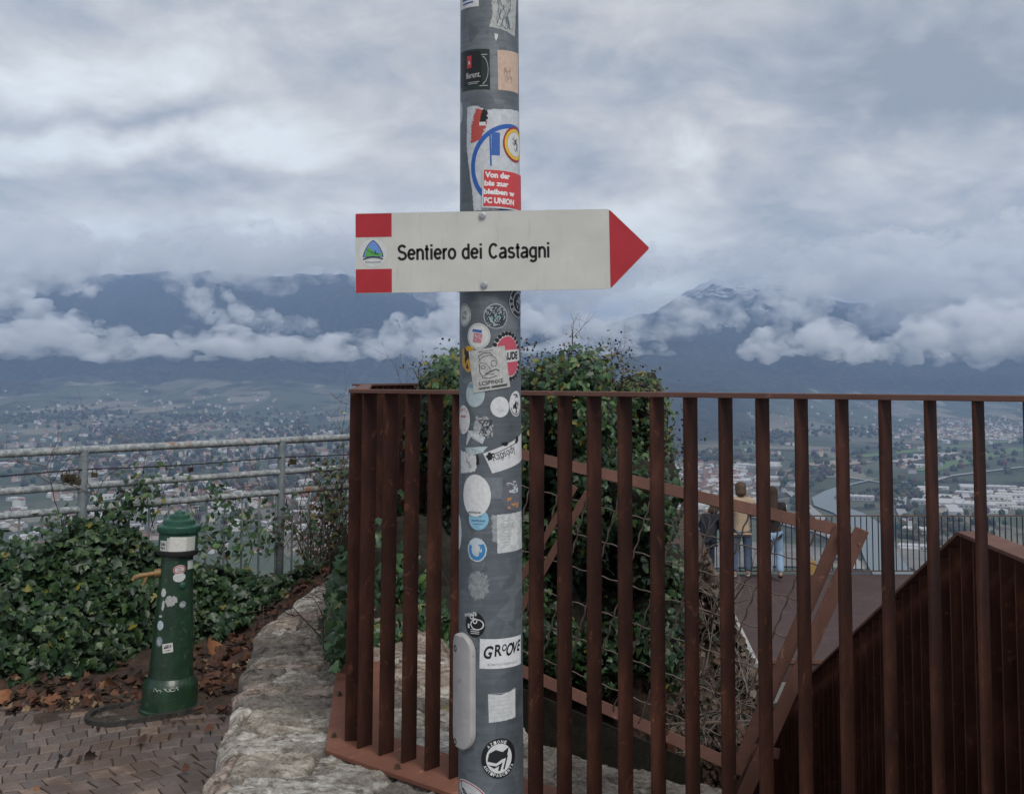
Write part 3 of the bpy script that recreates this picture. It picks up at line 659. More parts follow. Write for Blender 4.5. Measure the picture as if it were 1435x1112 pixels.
def stroke2d(pts, w):
    v = []; f = []
    for i, p in enumerate(pts):
        a = pts[max(i - 1, 0)]; b_ = pts[min(i + 1, len(pts) - 1)]; d = math.hypot(b_[0] - a[0], b_[1] - a[1]) or 1
        nx_, ny_ = -(b_[1] - a[1]) / d * w / 2, (b_[0] - a[0]) / d * w / 2
        v += [(p[0] + nx_, p[1] + ny_), (p[0] - nx_, p[1] - ny_)]
    for i in range(len(pts) - 1): f.append((2 * i, 2 * i + 1, 2 * i + 3, 2 * i + 2))
    return v, f
def move2d(vf, dx=0, dy=0, rot=0, s=1):
    c, n_ = math.cos(R(rot)), math.sin(R(rot)); return [((x * c - y * n_) * s + dx, (x * n_ + y * c) * s + dy) for x, y in vf[0]], vf[1]
def join2d(*vfs):
    v, f = [], []
    for a, b_ in vfs: o = len(v); v += list(a); f += [tuple(i + o for i in q) for q in b_]
    return v, f
def arctext(s, r, a_mid, step, size, inward=False):
    out = []
    for i, ch in enumerate(s):
        if ch == ' ': continue
        a = a_mid + (len(s) / 2 - .5 - i) * step * (1 if not inward else -1)
        t_ = text2d(ch, size * .8, size, .02); out.append(move2d(t_, r * math.cos(R(a)), r * math.sin(R(a)), a - 90 if not inward else a + 90))
    return join2d(*out)

# ---------------------------------------------------------------- the galvanised pole
AY = 2.052
def ax_x(z): return -.1815 - .0085 * z
def pr(z): return .0585 - .0025 * z
def on_pole(s, z, off):
    th = s / pr(z); r_ = pr(z) + off; return (ax_x(z) + r_ * math.sin(th), AY - r_ * math.cos(th), z)
def S(x, y):
    """(arc, height) on the pole's surface seen at a photo pixel"""
    r = ray(x, y); z = r.z * (AY - .05)
    for _ in range(3):
        a, rr_ = ax_x(z), pr(z); A = r.x * r.x + 1; B = -2 * (r.x * a + AY); C = a * a + AY * AY - rr_ * rr_
        d = max(B * B - 4 * A * C, 0); Y = (-B - math.sqrt(d)) / (2 * A); z = r.z * Y
    return (pr(z) * math.atan2(r.x * Y - ax_x(z), AY - Y), z)
pole = empty('signpost', (ax_x(ZG), AY, ZG), 'round galvanised steel post covered in stickers, in the middle of the picture', 'post')
b_ = MB(); prof = []; zz_ = ZG - .2
while zz_ < 1.9: prof.append(zz_); zz_ += .1
NV = 96; vs = [(ax_x(z) + pr(z) * math.sin(2 * math.pi * j / NV), AY - pr(z) * math.cos(2 * math.pi * j / NV), z) for z in prof for j in range(NV)]
b_.add(vs, [(i * NV + j, i * NV + (j + 1) % NV, (i + 1) * NV + (j + 1) % NV, (i + 1) * NV + j) for i in range(len(prof) - 1) for j in range(NV)] + [tuple((len(prof) - 1) * NV + j for j in range(NV))])
b_.build('shaft', M_galv, pole, smooth=True)
def wrap(vf, s0, z0, rot, lvl, name, m, parent):
    v, f = move2d(vf, 0, 0, rot); bm = bmesh.new(); vv = [bm.verts.new((x, y, 0)) for x, y in v]
    for q in f:
        try: bm.faces.new([vv[i] for i in q])
        except ValueError: pass
    xs_ = [p[0] for p in v]; x = math.floor(min(xs_) / .004) * .004
    while x < max(xs_):
        bmesh.ops.bisect_plane(bm, geom=bm.verts[:] + bm.edges[:] + bm.faces[:], plane_co=(x, 0, 0), plane_no=(1, 0, 0)); x += .004
    me = bpy.data.meshes.new(name); off = Vector(pole.location)
    for vt in bm.verts:
        vt.co = Vector(on_pole(vt.co.x + s0, vt.co.y + z0, .0003 + .00022 * lvl)) - off
    bmesh.ops.recalc_face_normals(bm, faces=bm.faces[:])
    for fc in bm.faces:
        c = fc.calc_center_median() + off
        if fc.normal.dot(Vector((c.x - ax_x(c.z), c.y - AY, 0))) < 0: fc.normal_flip()
    bm.to_mesh(me); bm.free(); me.materials.append(m)
    o = bpy.data.objects.new(name, me); link(o, parent); return o
def vinyl(col, rough=.45, grub=.10):
    key = 'print_%02x%02x%02x_%d' % (*[int(c * 255) for c in col], int(grub * 100))
    if key in bpy.data.materials: return bpy.data.materials[key]
    return pbr(key, col, rough, 0, grub, 120, dirt=(tuple(x * .55 + .03 for x in col), 210, .60) if grub > .12 else None)
BLK, WHT, RED, BLU = (.015, .015, .018), (.56, .56, .56), (.42, .04, .045), (.03, .07, .26)
def sticker(px, py, base, col, label, prints=(), rot=0, lvl=0, grub=.12, s0=None):
    s, z = S(px, py)
    if s0 is not None: s = s0
    b_ = wrap(base, s, z, rot, lvl, 'sticker', vinyl(col, .45, grub), pole); b_['label'] = label
    for k, (nm, vf, c) in enumerate(prints):
        wrap(vf, s, z, rot, lvl + 1 + k * .6, nm, vinyl(c, .5, .08), b_)
    return b_
P_ = .00133      # metres per photo pixel on the pole's face
def px2(pts, c):  # outline given in photo pixels, relative to the pixel c
    s0, z0 = S(*c); out = []
    for (x, y) in pts:
        s, z = S(x, y); out.append((s - s0, z - z0))
    return out
def scrib(w, h, n, sw, seed, jag=.3):
    q = random.Random(seed); out = []
    for i in range(n):
        x, y = q.uniform(-w / 2, w / 2), q.uniform(-h / 2, h / 2); pts = [(x, y)]
        for _ in range(q.randint(2, 4)):
            x = min(w / 2, max(-w / 2, x + q.uniform(-1, 1) * w * jag)); y = min(h / 2, max(-h / 2, y + q.uniform(-1, 1) * h * jag)); pts.append((x, y))
        out.append(stroke2d(pts, sw * q.uniform(.6, 1.5)))
    return join2d(*out)
def lines2d(w, h, n, t_, seed=0):
    q = random.Random(seed); return join2d(*[move2d(rect2d(w * q.uniform(.6, 1), t_), q.uniform(-.03, .03) * w, h / 2 - h * (i + .5) / n) for i in range(n)])
# from the top down
sticker(655, 0, rough_poly(px2([(646, -14), (671, -14), (671, 9), (646, 16)], (655, 0)), .0002, 1), WHT, 'white sticker with blue stripes at the very top left', [('stripes', join2d(move2d(rect2d(.030, .006), 0, .002), move2d(rect2d(.030, .003), 0, -.007)), BLU)])
sticker(704, 22, rough_poly(px2([(688, -14), (724, -14), (721, 52), (705, 42), (686, 38), (690, 20)], (704, 22)), .0009, 2), (.36, .37, .36), 'torn grey paper with black marks at the top right',
        [('print', move2d(scrib(.03, .06, 26, .0012, 4), .004, .006), (.10, .12, .15))], grub=.3)
sticker(695, 51, rough_poly(px2([(693, 47), (698, 48), (697, 53), (695, 58), (693, 53)], (695, 51)), .0004, 3), WHT, 'tiny white paper scrap')
sticker(668, 99, rough_poly(px2([(647, 74), (686, 69), (687, 126), (647, 130)], (668, 99)), 0, 4), (.02, .035, .03), 'black and dark green sticker under the torn paper',
        [('print', join2d(move2d(rect2d(.018, .0015), .012, .030), move2d(rect2d(.016, .0015), .014, -.030), move2d(disc2d(.013, .028, 30, .93, -80, 80), .010, 0)), (.35, .38, .36))])
sticker(662, 98, rough_poly(px2([(646, 75), (674, 72), (675, 118), (646, 124)], (662, 98)), 0, 5), (.014, .014, .016), 'black sticker lettered in white with a red corner', [
    ('lettering', move2d(text2d('fferent.', .033, .012, .0, .95), .001, -.010, 2), (.5, .5, .5)), ('print', move2d(rect2d(.011, .024), -.007, .016), RED), ('lettering', move2d(text2d('R', .005, .007, .03), -.006, .014), WHT),
    ('print', move2d(lines2d(.028, .006, 2, .0012), .002, -.026), (.4, .4, .4))], lvl=2)
sticker(712, 100, rough_poly(px2([(697, 70), (726, 76), (726, 132), (698, 126)], (712, 100)), 0, 6), (.50, .37, .29), 'beige sticker with a faint sketch',
        [('print', move2d(scrib(.018, .034, 16, .0008, 8), .0, -.008), (.30, .20, .16))])
sticker(646, 158, disc2d(.010, .022), (.45, .47, .48), 'grey oval on the left edge of the pole')
sticker(694, 225, rough_poly(px2([(655, 150), (668, 148), (680, 154), (727, 157), (727, 296), (664, 296), (662, 270), (654, 205)], (694, 225)), .0008, 7, .004), (.48, .50, .53), 'large pale torn poster above the sign',
        [('ring', move2d(disc2d(.088, .086, 60, .90), .040, -.012), (.03, .10, .36)), ('print', move2d(join2d(stroke2d([(0, 0), (.002, -.068)], .003), move2d(rect2d(.016, .044), .011, -.026)), -.010, .058), (.04, .11, .34)),
         ('print', move2d(rough_poly([(-.014, -.030), (-.012, .004), (-.002, .034), (.014, .030), (.018, .004), (.006, -.026)], .002, 9), -.034, .066), (.40, .07, .06)),
         ('print', move2d(rough_poly([(-.007, -.012), (-.002, .016), (.008, .012), (.006, -.008)], .002, 19), -.022, .082), BLK),
         ('print', move2d(rect2d(.012, .007), -.024, .070), WHT)], lvl=0, grub=.14)
s_, z_ = S(721, 203)
b_ = sticker(721, 203, disc2d(.030, .034), (.30, .03, .03), 'round badge with red and yellow rim', [('ring', disc2d(.027, .030, 36, .80), (.62, .42, .05)), ('print', disc2d(.021, .0235), (.55, .56, .55)),
        ('print', scrib(.016, .028, 9, .0016, 3), BLK)], lvl=5)
b_ = sticker(703, 264, rough_poly([(-.037, -.039), (.068, -.039), (.068, .036), (-.037, .036)], 0), (.50, .51, .52), 'red sticker lettered in white just above the sign', [
    ('print', move2d(rect2d(.099, .069), .0155, -.0012), (.50, .055, .06)), ('lettering', join2d(move2d(text2d('Von der', .048, .0115, .05), -.008, .024), move2d(text2d('bis zur', .046, .0105, .05), -.010, .008),
     move2d(text2d('bleiben w', .062, .0105, .05), -.003, -.008), move2d(text2d('FC UNION', .060, .0115, .05), -.003, -.0245)), (.66, .66, .66))], lvl=10, rot=-1)
# below the sign
sticker(733, 425, disc2d(.030, .031), BLK, 'black round sticker with white ring half round the right edge', [('ring', disc2d(.0285, .0295, 36, .95), WHT), ('ring', disc2d(.019, .020, 36, .9), WHT), ('lettering', arctext('HSP', .0235, 190, 28, .007), WHT),
        ('print', scrib(.02, .026, 7, .003, 5), (.45, .46, .5))], s0=.072)
sticker(657, 441, disc2d(.019, .0215), (.42, .44, .42), 'pale oval sticker with a faded badge on the left', [('ring', disc2d(.0175, .020, 36, .93), (.10, .13, .12)), ('print', scrib(.016, .016, 12, .001, 6), (.14, .17, .15))], s0=-.052)
sticker(695, 443, disc2d(.023, .0235), (.40, .42, .44), 'round camouflage-patterned sticker', [('print', disc2d(.0215, .022), (.06, .07, .085)), ('print', scrib(.034, .034, 24, .002, 7), (.30, .36, .37)), ('lettering', move2d(text2d('ULTRAS', .026, .008, .03), 0, 0, 8), (.22, .38, .40)),
        ('print', scrib(.03, .036, 12, .0016, 17), (.02, .02, .025))], rot=5)
sticker(670, 471, disc2d(.0235, .0245), (.52, .52, .51), 'round white sticker with a small blue and pink picture', [('ring', disc2d(.0215, .0225, 36, .95), (.30, .32, .33)), ('print', move2d(rect2d(.019, .005), -.002, .010, -8), (.04, .10, .32)),
        ('print', move2d(rect2d(.017, .017), -.001, -.003, -8), (.44, .16, .20)), ('print', move2d(scrib(.014, .014, 8, .001, 8), 0, -.003), (.5, .42, .44))])
sticker(654, 502, rough_poly(px2([(648, 490), (656, 484), (664, 486), (664, 520), (655, 521), (648, 512)], (654, 502)), .0005, 3), (.45, .26, .03), 'yellow and black sticker peeping out on the left', [('print', scrib(.010, .038, 10, .003, 9), BLK)])
b_ = sticker(721, 499, disc2d(.034, .046), (.47, .46, .45), 'bottle-cap sticker in pinkish red with black crimped edge', [
    ('print', join2d(*[move2d(disc2d(.0042, .0042, 10), .031 * math.cos(a), .0425 * math.sin(a)) for a in [R(20 + i * 14) for i in range(11)] + [R(200 + i * 14) for i in range(11)]]), BLK),
    ('print', disc2d(.0265, .037), (.44, .075, .11)), ('print', rect2d(.053, .0225), (.5, .49, .48)), ('lettering', text2d('MAUDE', .049, .015, .05, 1, .1), BLK)], rot=6, lvl=0, s0=.042)
# sketched face
face = join2d(stroke2d([(-.018, .012), (-.008, .020), (.004, .022), (.014, .016), (.017, .006)], .0011), stroke2d([(-.016, .008), (-.018, -.006), (-.014, -.018), (-.002, -.021), (.012, -.018)], .0014),
              stroke2d([(-.016, .010), (-.004, .007), (.002, -.004), (-.001, -.007), (.005, -.008)], .001), stroke2d([(-.008, -.012), (.002, -.009), (.012, -.006), (.018, -.010)], .0022), move2d(disc2d(.0055, .0062, 18, .8), .010, .005), move2d(disc2d(.0045, .0035, 16, .75), -.010, .001),
              stroke2d([(-.014, .014), (-.016, .022), (-.006, .027), (.006, .026), (.010, .020)], .0016), stroke2d([(-.014, -.015), (-.004, -.013), (.008, -.014)], .001))
b_ = sticker(685.5, 517, rect2d(.071, .078), (.40, .40, .385), 'square grey paper sticker with a drawn moustached face', [('print', join2d(move2d(face, 0, .004), move2d(scrib(.058, .05, 30, .0003, 31, .03), 0, .006), move2d(lines2d(.03, .002, 1, .001), -.002, .034)), (.07, .065, .06)), ('lettering', join2d(move2d(text2d('I.CSPINXE', .044, .0075, .02), 0, -.0245), move2d(text2d('www', .022, .004, .05), -.014, -.0335)), (.05, .05, .05)),
        ('print', move2d(rect2d(.030, .004), .014, -.0335), (.06, .06, .06))], rot=9, lvl=6, grub=.2)
b_ = sticker(665, 552, disc2d(.0205, .024), (.35, .42, .44), 'pale blue-grey oval sticker', [('print', move2d(disc2d(.017, .011, 24, 0, 20, 160), 0, .010), (.16, .26, .32))])
b_ = sticker(701, 570, disc2d(.0185, .019), (.56, .56, .57), 'plain white round sticker', [('print', scrib(.022, .018, 7, .0005, 11), (.35, .35, .36))])
b_ = sticker(729, 565, disc2d(.019, .024), (.55, .55, .55), 'white oval with black drawing on the right edge', [('print', join2d(scrib(.018, .034, 8, .0022, 12), disc2d(.0165, .0215, 30, .92, 200, 330)), BLK)], s0=.062)
b_ = sticker(656, 588, disc2d(.019, .027), (.55, .54, .53), 'white oval with red lettering on the left', [('lettering', arctext('VIVA', .019, 90, 24, .006), (.35, .2, .18)), ('print', move2d(rect2d(.018, .0028), 0, .006), (.45, .05, .04)), ('print', move2d(scrib(.022, .012, 6, .0009, 31, .2), 0, -.014), (.45, .14, .12))], s0=-.054, lvl=3)
b_ = sticker(680, 600, rough_poly(px2([(668, 584), (680, 583), (690, 597), (692, 612), (676, 612), (664, 604)], (680, 600)), .003, 13), (.30, .31, .32), 'scratched grey sticker rest with black marks', [('print', scrib(.024, .03, 18, .0016, 13), (.04, .04, .045))], grub=.4)
b_ = sticker(668, 618, rough_poly(px2([(656, 603), (684, 604), (676, 622), (660, 612), (653, 626)], (668, 618)), .0006, 14), (.42, .45, .46), 'small grey torn sticker shaped like a chevron', grub=.3)
b_ = sticker(667, 630, rough_poly(px2([(652, 627), (684, 625), (676, 634), (662, 637), (654, 634)], (667, 630)), .0005, 15), (.38, .45, .46), 'pale leaf-shaped sticker rest', grub=.3)
b_ = sticker(657, 646, rough_poly(px2([(646, 630), (667, 638), (669, 650), (666, 660), (646, 663)], (657, 646)), .0014, 16), (.52, .52, .52), 'torn white sticker on the left below the chevron', [('print', scrib(.012, .024, 9, .0012, 14), (.25, .25, .26)), ('print', move2d(rough_poly([(0, -.01), (.006, -.006), (.004, .012), (.0, .009)], .0008, 2), .017, .002), BLK)])
b_ = sticker(705, 634, rough_poly(px2([(677, 635), (732, 604), (732, 642), (690, 663)], (705, 634)), 0, 17), (.55, .55, .56), 'slanting white banner sticker with dripping black lettering', [
    ('lettering', move2d(text2d('Rapsody', .050, .020, .0), .004, -.002, 20), (.04, .04, .045)), ('print', join2d(move2d(disc2d(.006, .007, 14, wob=.3, seed=3), -.026, -.006), move2d(disc2d(.007, .0045, 14, wob=.3, seed=4), .005, .016), stroke2d([(-.03, -.007), (.03, .017)], .0012), move2d(disc2d(.005, .006, 14, wob=.4, seed=5), .034, .022), stroke2d([(.0, .0), (.001, -.012)], .001), stroke2d([(.012, .004), (.013, -.010)], .001)), BLK)])
b_ = sticker(690, 690, rough_poly(px2([(652, 668), (704, 668), (704, 698), (652, 698)], (690, 690)), 0, 40), (.15, .17, .185), 'dark square glue mark behind the white oval', grub=.2)
b_ = sticker(668, 694, disc2d(.0295, .0385), (.60, .60, .60), 'large plain white oval sticker', [('lettering', move2d(text2d('#RETINGLISE', .026, .004, .03), -.002, -.031), (.12, .12, .12))], s0=-.0235, lvl=4)
b_ = sticker(670, 727, disc2d(.020, .020), (.22, .42, .56), 'sky blue round sticker', [('lettering', join2d(move2d(text2d('WHITELAND', .028, .0035, .03), 0, -.003), move2d(rect2d(.020, .001), 0, -.009), move2d(rect2d(.016, .001), 0, .005)), (.05, .12, .2))], lvl=1)
b_ = sticker(724, 692, disc2d(.024, .029), (.12, .12, .14), 'dark oval sticker with white and orange picture on the right', [('print', move2d(scrib(.03, .02, 10, .003, 21), 0, .014), (.45, .48, .5)), ('print', move2d(scrib(.026, .018, 8, .003, 22), .002, -.014), (.48, .22, .08))], s0=.050)
b_ = sticker(645, 746, disc2d(.020, .033), (.58, .58, .58), 'white round sticker on the far left edge', s0=-.0815)
b_ = sticker(704, 745, rough_poly(px2([(689, 722), (708, 720), (708, 762), (690, 758)], (704, 745)), .002, 41), (.27, .29, .30), 'grey glue rest beside the lined label', grub=.35)
b_ = sticker(714, 746, rough_poly(px2([(696, 721), (730, 715), (731, 767), (697, 775)], (714, 746)), .0004, 23), (.47, .48, .48), 'worn rectangular label with fine grey lines', [('print', move2d(lines2d(.034, .05, 9, .0007, 3), -.003, .0), (.30, .31, .32)), ('print', move2d(rough_poly([(-.006, -.02), (.012, -.018), (.014, .016), (-.002, .006)], .003, 3), .006, -.004), (.56, .56, .56))], lvl=1, grub=.25)
b_ = sticker(668, 770, disc2d(.0195, .0215, wob=.03), (.45, .52, .57), 'ragged blue and white round sticker', [('print', join2d(disc2d(.017, .019, 30, .62, 150, 400), scrib(.018, .02, 6, .003, 24)), (.05, .20, .42)), ('print', move2d(disc2d(.007, .009, 16, wob=.2, seed=8), 0, .002), (.5, .53, .54))])
b_ = sticker(670, 820, disc2d(.021, .026, 50, wob=.16, seed=9), (.21, .225, .235), 'scraped-off pale grey patch', [('print', scrib(.036, .044, 46, .0008, 25, .12), (.30, .32, .33))], grub=.4)
b_ = sticker(661, 860, rough_poly(px2([(651, 859), (668, 857), (668, 862), (652, 863)], (661, 860)), .001, 26), (.42, .43, .43), 'thin torn white rest', grub=.3)
b_ = sticker(665, 875, disc2d(.021, .0225), BLK, 'black round sticker with white camera drawing', [('print', join2d(move2d(disc2d(.0048, .0048, 18, .55), -.006, .014), move2d(disc2d(.0052, .0052, 18, .55), .001, .007), move2d(disc2d(.014, .010, 22, .82), .005, .001), move2d(lines2d(.02, .010, 3, .0013, 5), 0, -.012), move2d(rect2d(.004, .008), -.013, -.003)), WHT)])
b_ = sticker(703, 915, rect2d(.090, .053), (.60, .60, .61), 'white sticker with bold black hand lettering', [('lettering', move2d(join2d(*[move2d(text2d(ch, w_, h_, .03, 1, .2), x_, y_, r_) for ch, w_, h_, x_, y_, r_ in
     (('G', .0165, .024, -.029, -.001, -8), ('R', .0135, .021, -.0125, .002, 6), ('O', .0095, .013, .0005, .006, 0), ('O', .0145, .024, .012, .002, -10), ('V', .0135, .021, .025, .003, -4), ('E', .011, .020, .036, .005, -6))]), 0, .004), BLK),
     ('lettering', move2d(text2d('ROBOTICS NORMALLY', .060, .0035, .0), 0, -.019), (.25, .26, .27))], rot=-1, lvl=2, s0=.030)
b_ = sticker(703, 988, rough_poly(px2([(684, 972), (702, 973), (722, 963), (722, 1004), (685, 1012)], (703, 988)), .0004, 27), (.50, .51, .51), 'blank white sticker with torn upper edge', [('print', join2d(*[move2d(rect2d(.044, .0008), 0, .022 - i * .007) for i in range(7)]), (.42, .43, .44))])
flag = join2d(rough_poly([(-.022, -.004), (-.019, .010), (-.007, .016), (.006, .011), (.018, .018), (.014, .000), (.004, -.002), (-.006, -.008)], 0), rough_poly([(-.021, -.010), (-.006, -.013), (.006, -.007), (.001, -.022), (-.003, -.021), (-.001, -.013), (-.010, -.017)], 0), stroke2d([(.015, .004), (.008, -.020)], .003))
b_ = sticker(700, 1062, disc2d(.0335, .0355), BLK, 'round black and white sticker with two waving flags', [('lettering', join2d(arctext('AZIONE', .0295, 100, 13, .0058), arctext('ANTIFASCISTA', .0295, 268, 11, .0055, True)), (.6, .6, .6)), ('print', disc2d(.0245, .026), (.58, .58, .58)), ('print', flag, BLK)])
b_ = sticker(657, 1112, disc2d(.038, .022), (.5, .5, .5), 'white and red oval sticker at the bottom left', [('ring', disc2d(.036, .020, 36, .92), (.35, .04, .05)), ('print', scrib(.05, .024, 14, .0025, 28), BLK)], rot=-14)
# access cover bulging from the pole's left side
cv = MB(); nu, nv = 29, 141; s_l, z_t = -.083, S(660, 888)[1]; z_b = S(660, 1052)[1]; s_r = S(667, 970)[0]
zc_, hc, sc0, hw = (z_t + z_b) / 2, (z_t - z_b) / 2, (s_l + s_r) / 2, (s_r - s_l) / 2
for i in range(nv):
    for j in range(nu):
        a, b2 = -1 + 2 * j / (nu - 1), math.sin(math.pi / 2 * (-1 + 2 * i / (nv - 1))); end = hw / hc * 1.15; vy = abs(b2)
        wlim = 1.0 if vy < 1 - end else math.sqrt(max(0, 1 - ((vy - (1 - end)) / end) ** 2)); edge = min(1, (1 - abs(a)) * 5) ; e2 = min(1, (1 - vy) * 16)
        hgt = .001 + .0105 * math.sqrt(max(0, 1 - (1 - edge) ** 2)) * math.sqrt(max(0, 1 - (1 - e2) ** 2))
        cv.v.append(on_pole(sc0 + a * hw * max(wlim, .02), zc_ + b2 * hc, hgt))
for i in range(nv - 1):
    for j in range(nu - 1):
        a = i * nu + j; cv.f.append((a, a + 1, a + 1 + nu, a + nu)); cv.m.append(0); cv.c.append(None)
M_cover = pbr('grey_cover', (.36, .345, .34), .55, .1, .12, 30, dirt=((.13, .13, .14), 70, .62))
co_ = cv.build('access_cover', M_cover, pole, smooth=True)
for px, py in ((641.5, 906), (643.5, 1036)):
    s, z = S(645, py); s = -.064; p = Vector(on_pole(s, z, .0112)); n_ = Vector((p.x - ax_x(z), p.y - AY, 0)).normalized()
    b_ = MB(); b_.lathe(p, [(.006, 0), (.006, .001), (.0045, .0012), (.0035, -.001)], 16, axis=n_); b_.build('screw', M_dark, co_, smooth=False)

# ---------------------------------------------------------------- the waymark sign
a0, a1 = at_y(498, 355, 1.985), at_y(854.5, 348.5, 1.985); ex = (a1 - a0).normalized(); ez = Vector((-ex.z, 0, ex.x)).normalized(); ey = ez.cross(ex)
W1 = (a1 - a0).length; Hh = (at_y(498, 299, 1.985) - at_y(498, 411, 1.985)).length / 2; tipw = (at_y(911, 347.5, 1.985) - a1).length
sg = empty('direction_sign', a0, 'white and red arrow-shaped waymark sign reading Sentiero dei Castagni', 'sign')
def sg_p(u, v, d=0): return a0 + ex * u + ez * v - ey * d if ey.y > 0 else a0 + ex * u + ez * v + ey * d
def sg_flat(vf, lvl, name, m, parent):
    b_ = MB(); b_.add([sg_p(x, y, .0004 + lvl * .0003) for x, y in vf[0]], [q if True else q for q in vf[1]]); return b_.build(name, m, parent)
rc = .006
def rounded(pts, r_):
    out = []
    for i, p in enumerate(pts):
        a, b2 = Vector(pts[i - 1]), Vector(pts[(i + 1) % len(pts)]); p = Vector(p); d1, d2 = (a - p).normalized(), (b2 - p).normalized()
        q0, q1 = p + d1 * r_, p + d2 * r_
        for k in range(5):
            t_ = k / 4; out.append(tuple(q0 * (1 - t_) ** 2 + p * 2 * t_ * (1 - t_) + q1 * t_ * t_))
    return out
body_out = rounded([(0, -Hh), (W1, -Hh), (W1 + tipw, 0), (W1, Hh), (0, Hh)], rc)
b_ = MB(); back = [sg_p(u, v, -.003) for u, v in body_out]; b_.prism(back, sg_p(0, 0, 0) - sg_p(0, 0, -.003))
m, t, bs = mat('sign_enamel'); o_ = N(t, 'ShaderNodeTexCoord').outputs['Object']; f = noisef(t, o_, 14, 5, .6, .3); f2 = noisef(t, o_, 160, 3, .6)
c = ramp(t, f, [(.3, (.45, .445, .41)), (.7, (.52, .515, .475))]); c = mixc(t, ramp(t, f2, [(.68, 0.0), (.76, .5)]), c, (.33, .32, .28))
mps = N(t, 'ShaderNodeMapping'); L(t, o_, mps.inputs[0]); mps.inputs['Scale'].default_value = (1, 1, .12)
c = mixc(t, ramp(t, noisef(t, mps.outputs[0], 70, 4, .7), [(.58, 0.0), (.72, .28)]), c, (.30, .29, .25))
L(t, c, bs.inputs['Base Color']); bs.inputs['Roughness'].default_value = .42
bn = N(t, 'ShaderNodeBump', Strength=.12, Distance=.002); L(t, noisef(t, o_, 45, 3, .5), bn.inputs['Height']); L(t, bn.outputs[0], bs.inputs['Normal']); M_sign = m
b_.build('panel', M_sign, sg)
M_sred = pbr('sign_red', (.36, .025, .035), .42, 0, .10, 24); M_sblk = pbr('sign_black', (.012, .012, .013), .4)
sg_flat((rounded([(W1, -Hh + .0008), (W1 + tipw - .0012, 0), (W1, Hh - .0008)], .004), [tuple(range(15))]), 0, 'arrow_tip', M_sred, sg)
bw = (at_y(549, 355, 1.985) - at_y(498, 355, 1.985)).length; bh = Hh * 2 * .30
for v0, v1 in ((Hh - bh, Hh - .0008), (-Hh + .0008, -Hh + bh * 1.0)):
    sg_flat(([(.0008, v0), (bw, v0), (bw, v1), (.0008, v1)], [(0, 1, 2, 3)]), 0, 'red_band', M_sred, sg)
tw = (at_y(770, 352, 1.985) - at_y(557, 354, 1.985)).length; tx = (at_y(663.5, 352, 1.985) - at_y(498, 355, 1.985)).dot(ex)
def arc_(cx0, cy0, rx, ry, a, b, n=14): return [(cx0 + rx * math.cos(R(a + (b - a) * i / n)), cy0 + ry * math.sin(R(a + (b - a) * i / n))) for i in range(n + 1)]
GL = {  # plain grotesque letters: strokes in units of the cap height 1, x-height .73; (advance, strokes)
 'S': (.66, [arc_(.31, .74, .22, .20, 20, 180) + arc_(.31, .745, .22, .22, 180, 262, 8) + arc_(.33, .26, .23, .24, 82, 0, 8) + arc_(.31, .26, .25, .20, 0, -165)]),
 'C': (.70, [arc_(.35, .5, .27, .44, 42, 318, 26)]),
 'e': (.55, [[(.06, .38), (.48, .38)] , arc_(.27, .37, .21, .30, 2, 322, 22)]),
 'n': (.56, [[(.10, 0), (.10, .73)], arc_(.285, .44, .185, .235, 165, 0) + [(.47, 0)]]),
 't': (.33, [[(.15, .95), (.15, .18)] + arc_(.25, .14, .10, .09, 180, 275, 8), [(.02, .68), (.29, .68)]]),
 'i': (.26, [[(.12, 0), (.12, .73)], [(.12, .86), (.12, 1.0)]]),
 'r': (.36, [[(.10, 0), (.10, .73)], arc_(.30, .42, .20, .25, 175, 80, 8)]),
 'o': (.57, [arc_(.28, .365, .215, .305, 0, 360, 28)]),
 'd': (.57, [arc_(.26, .365, .20, .305, 50, 310, 24), [(.45, 0), (.45, 1.0)]]),
 'a': (.56, [arc_(.26, .49, .18, .19, 150, 0) + [(.44, .12), (.46, .06), (.50, .05)], [(.44, .42), (.34, .38), (.18, .35)] + arc_(.20, .20, .145, .145, 110, 300, 12) + [(.36, .10), (.44, .24)]]),
 's': (.51, [arc_(.25, .53, .165, .145, 25, 180) + arc_(.25, .53, .165, .15, 180, 262, 8) + arc_(.25, .20, .18, .17, 82, 0, 8) + arc_(.25, .20, .19, .145, 0, -165)]),
 'g': (.57, [arc_(.26, .37, .20, .30, 50, 310, 24), [(.45, .73), (.45, -.08)] + arc_(.26, -.06, .19, .15, -5, -160, 12)]),
 ' ': (.34, [])}
def grot(sx, h, w, tracking=.02):
    x = 0; parts = []
    for ch in sx:
        adv, sts = GL[ch]
        for st in sts: parts.append(stroke2d([((x + p[0]) * h, p[1] * h) for p in st], w * h))
        x += adv + tracking
    v, f = join2d(*parts); xs_ = [p[0] for p in v]; k = 1; c = (min(xs_) + max(xs_)) / 2
    return [((p[0] - c), p[1] - h / 2) for p in v], f, max(xs_) - min(xs_)
lh = (at_y(566, 343, 1.985) - at_y(566, 364.5, 1.985)).length; v_, f_, ww = grot('Sentiero dei Castagni', lh, .165)
sg_flat(([(x * tw / ww + tx, y) for x, y in v_], f_), 0, 'lettering', M_sblk, sg)
ecx = (at_y(523, 355, 1.985) - a0).dot(ex)
em = sg_flat(move2d(disc2d(.0265, .0265, 40), ecx, .000), 0, 'emblem', vinyl((.52, .53, .53), .4, .06), sg)
arch = [(x, -.0085 + .0315 * (1 - (abs(x) / .0195) ** 1.45) ** .72) for x in [(-.0195 + .039 * i / 24) for i in range(25)]]
sg_flat(move2d((arch, [tuple(range(25))]), ecx, .001), 1, 'emblem_outline', M_sblk, em)
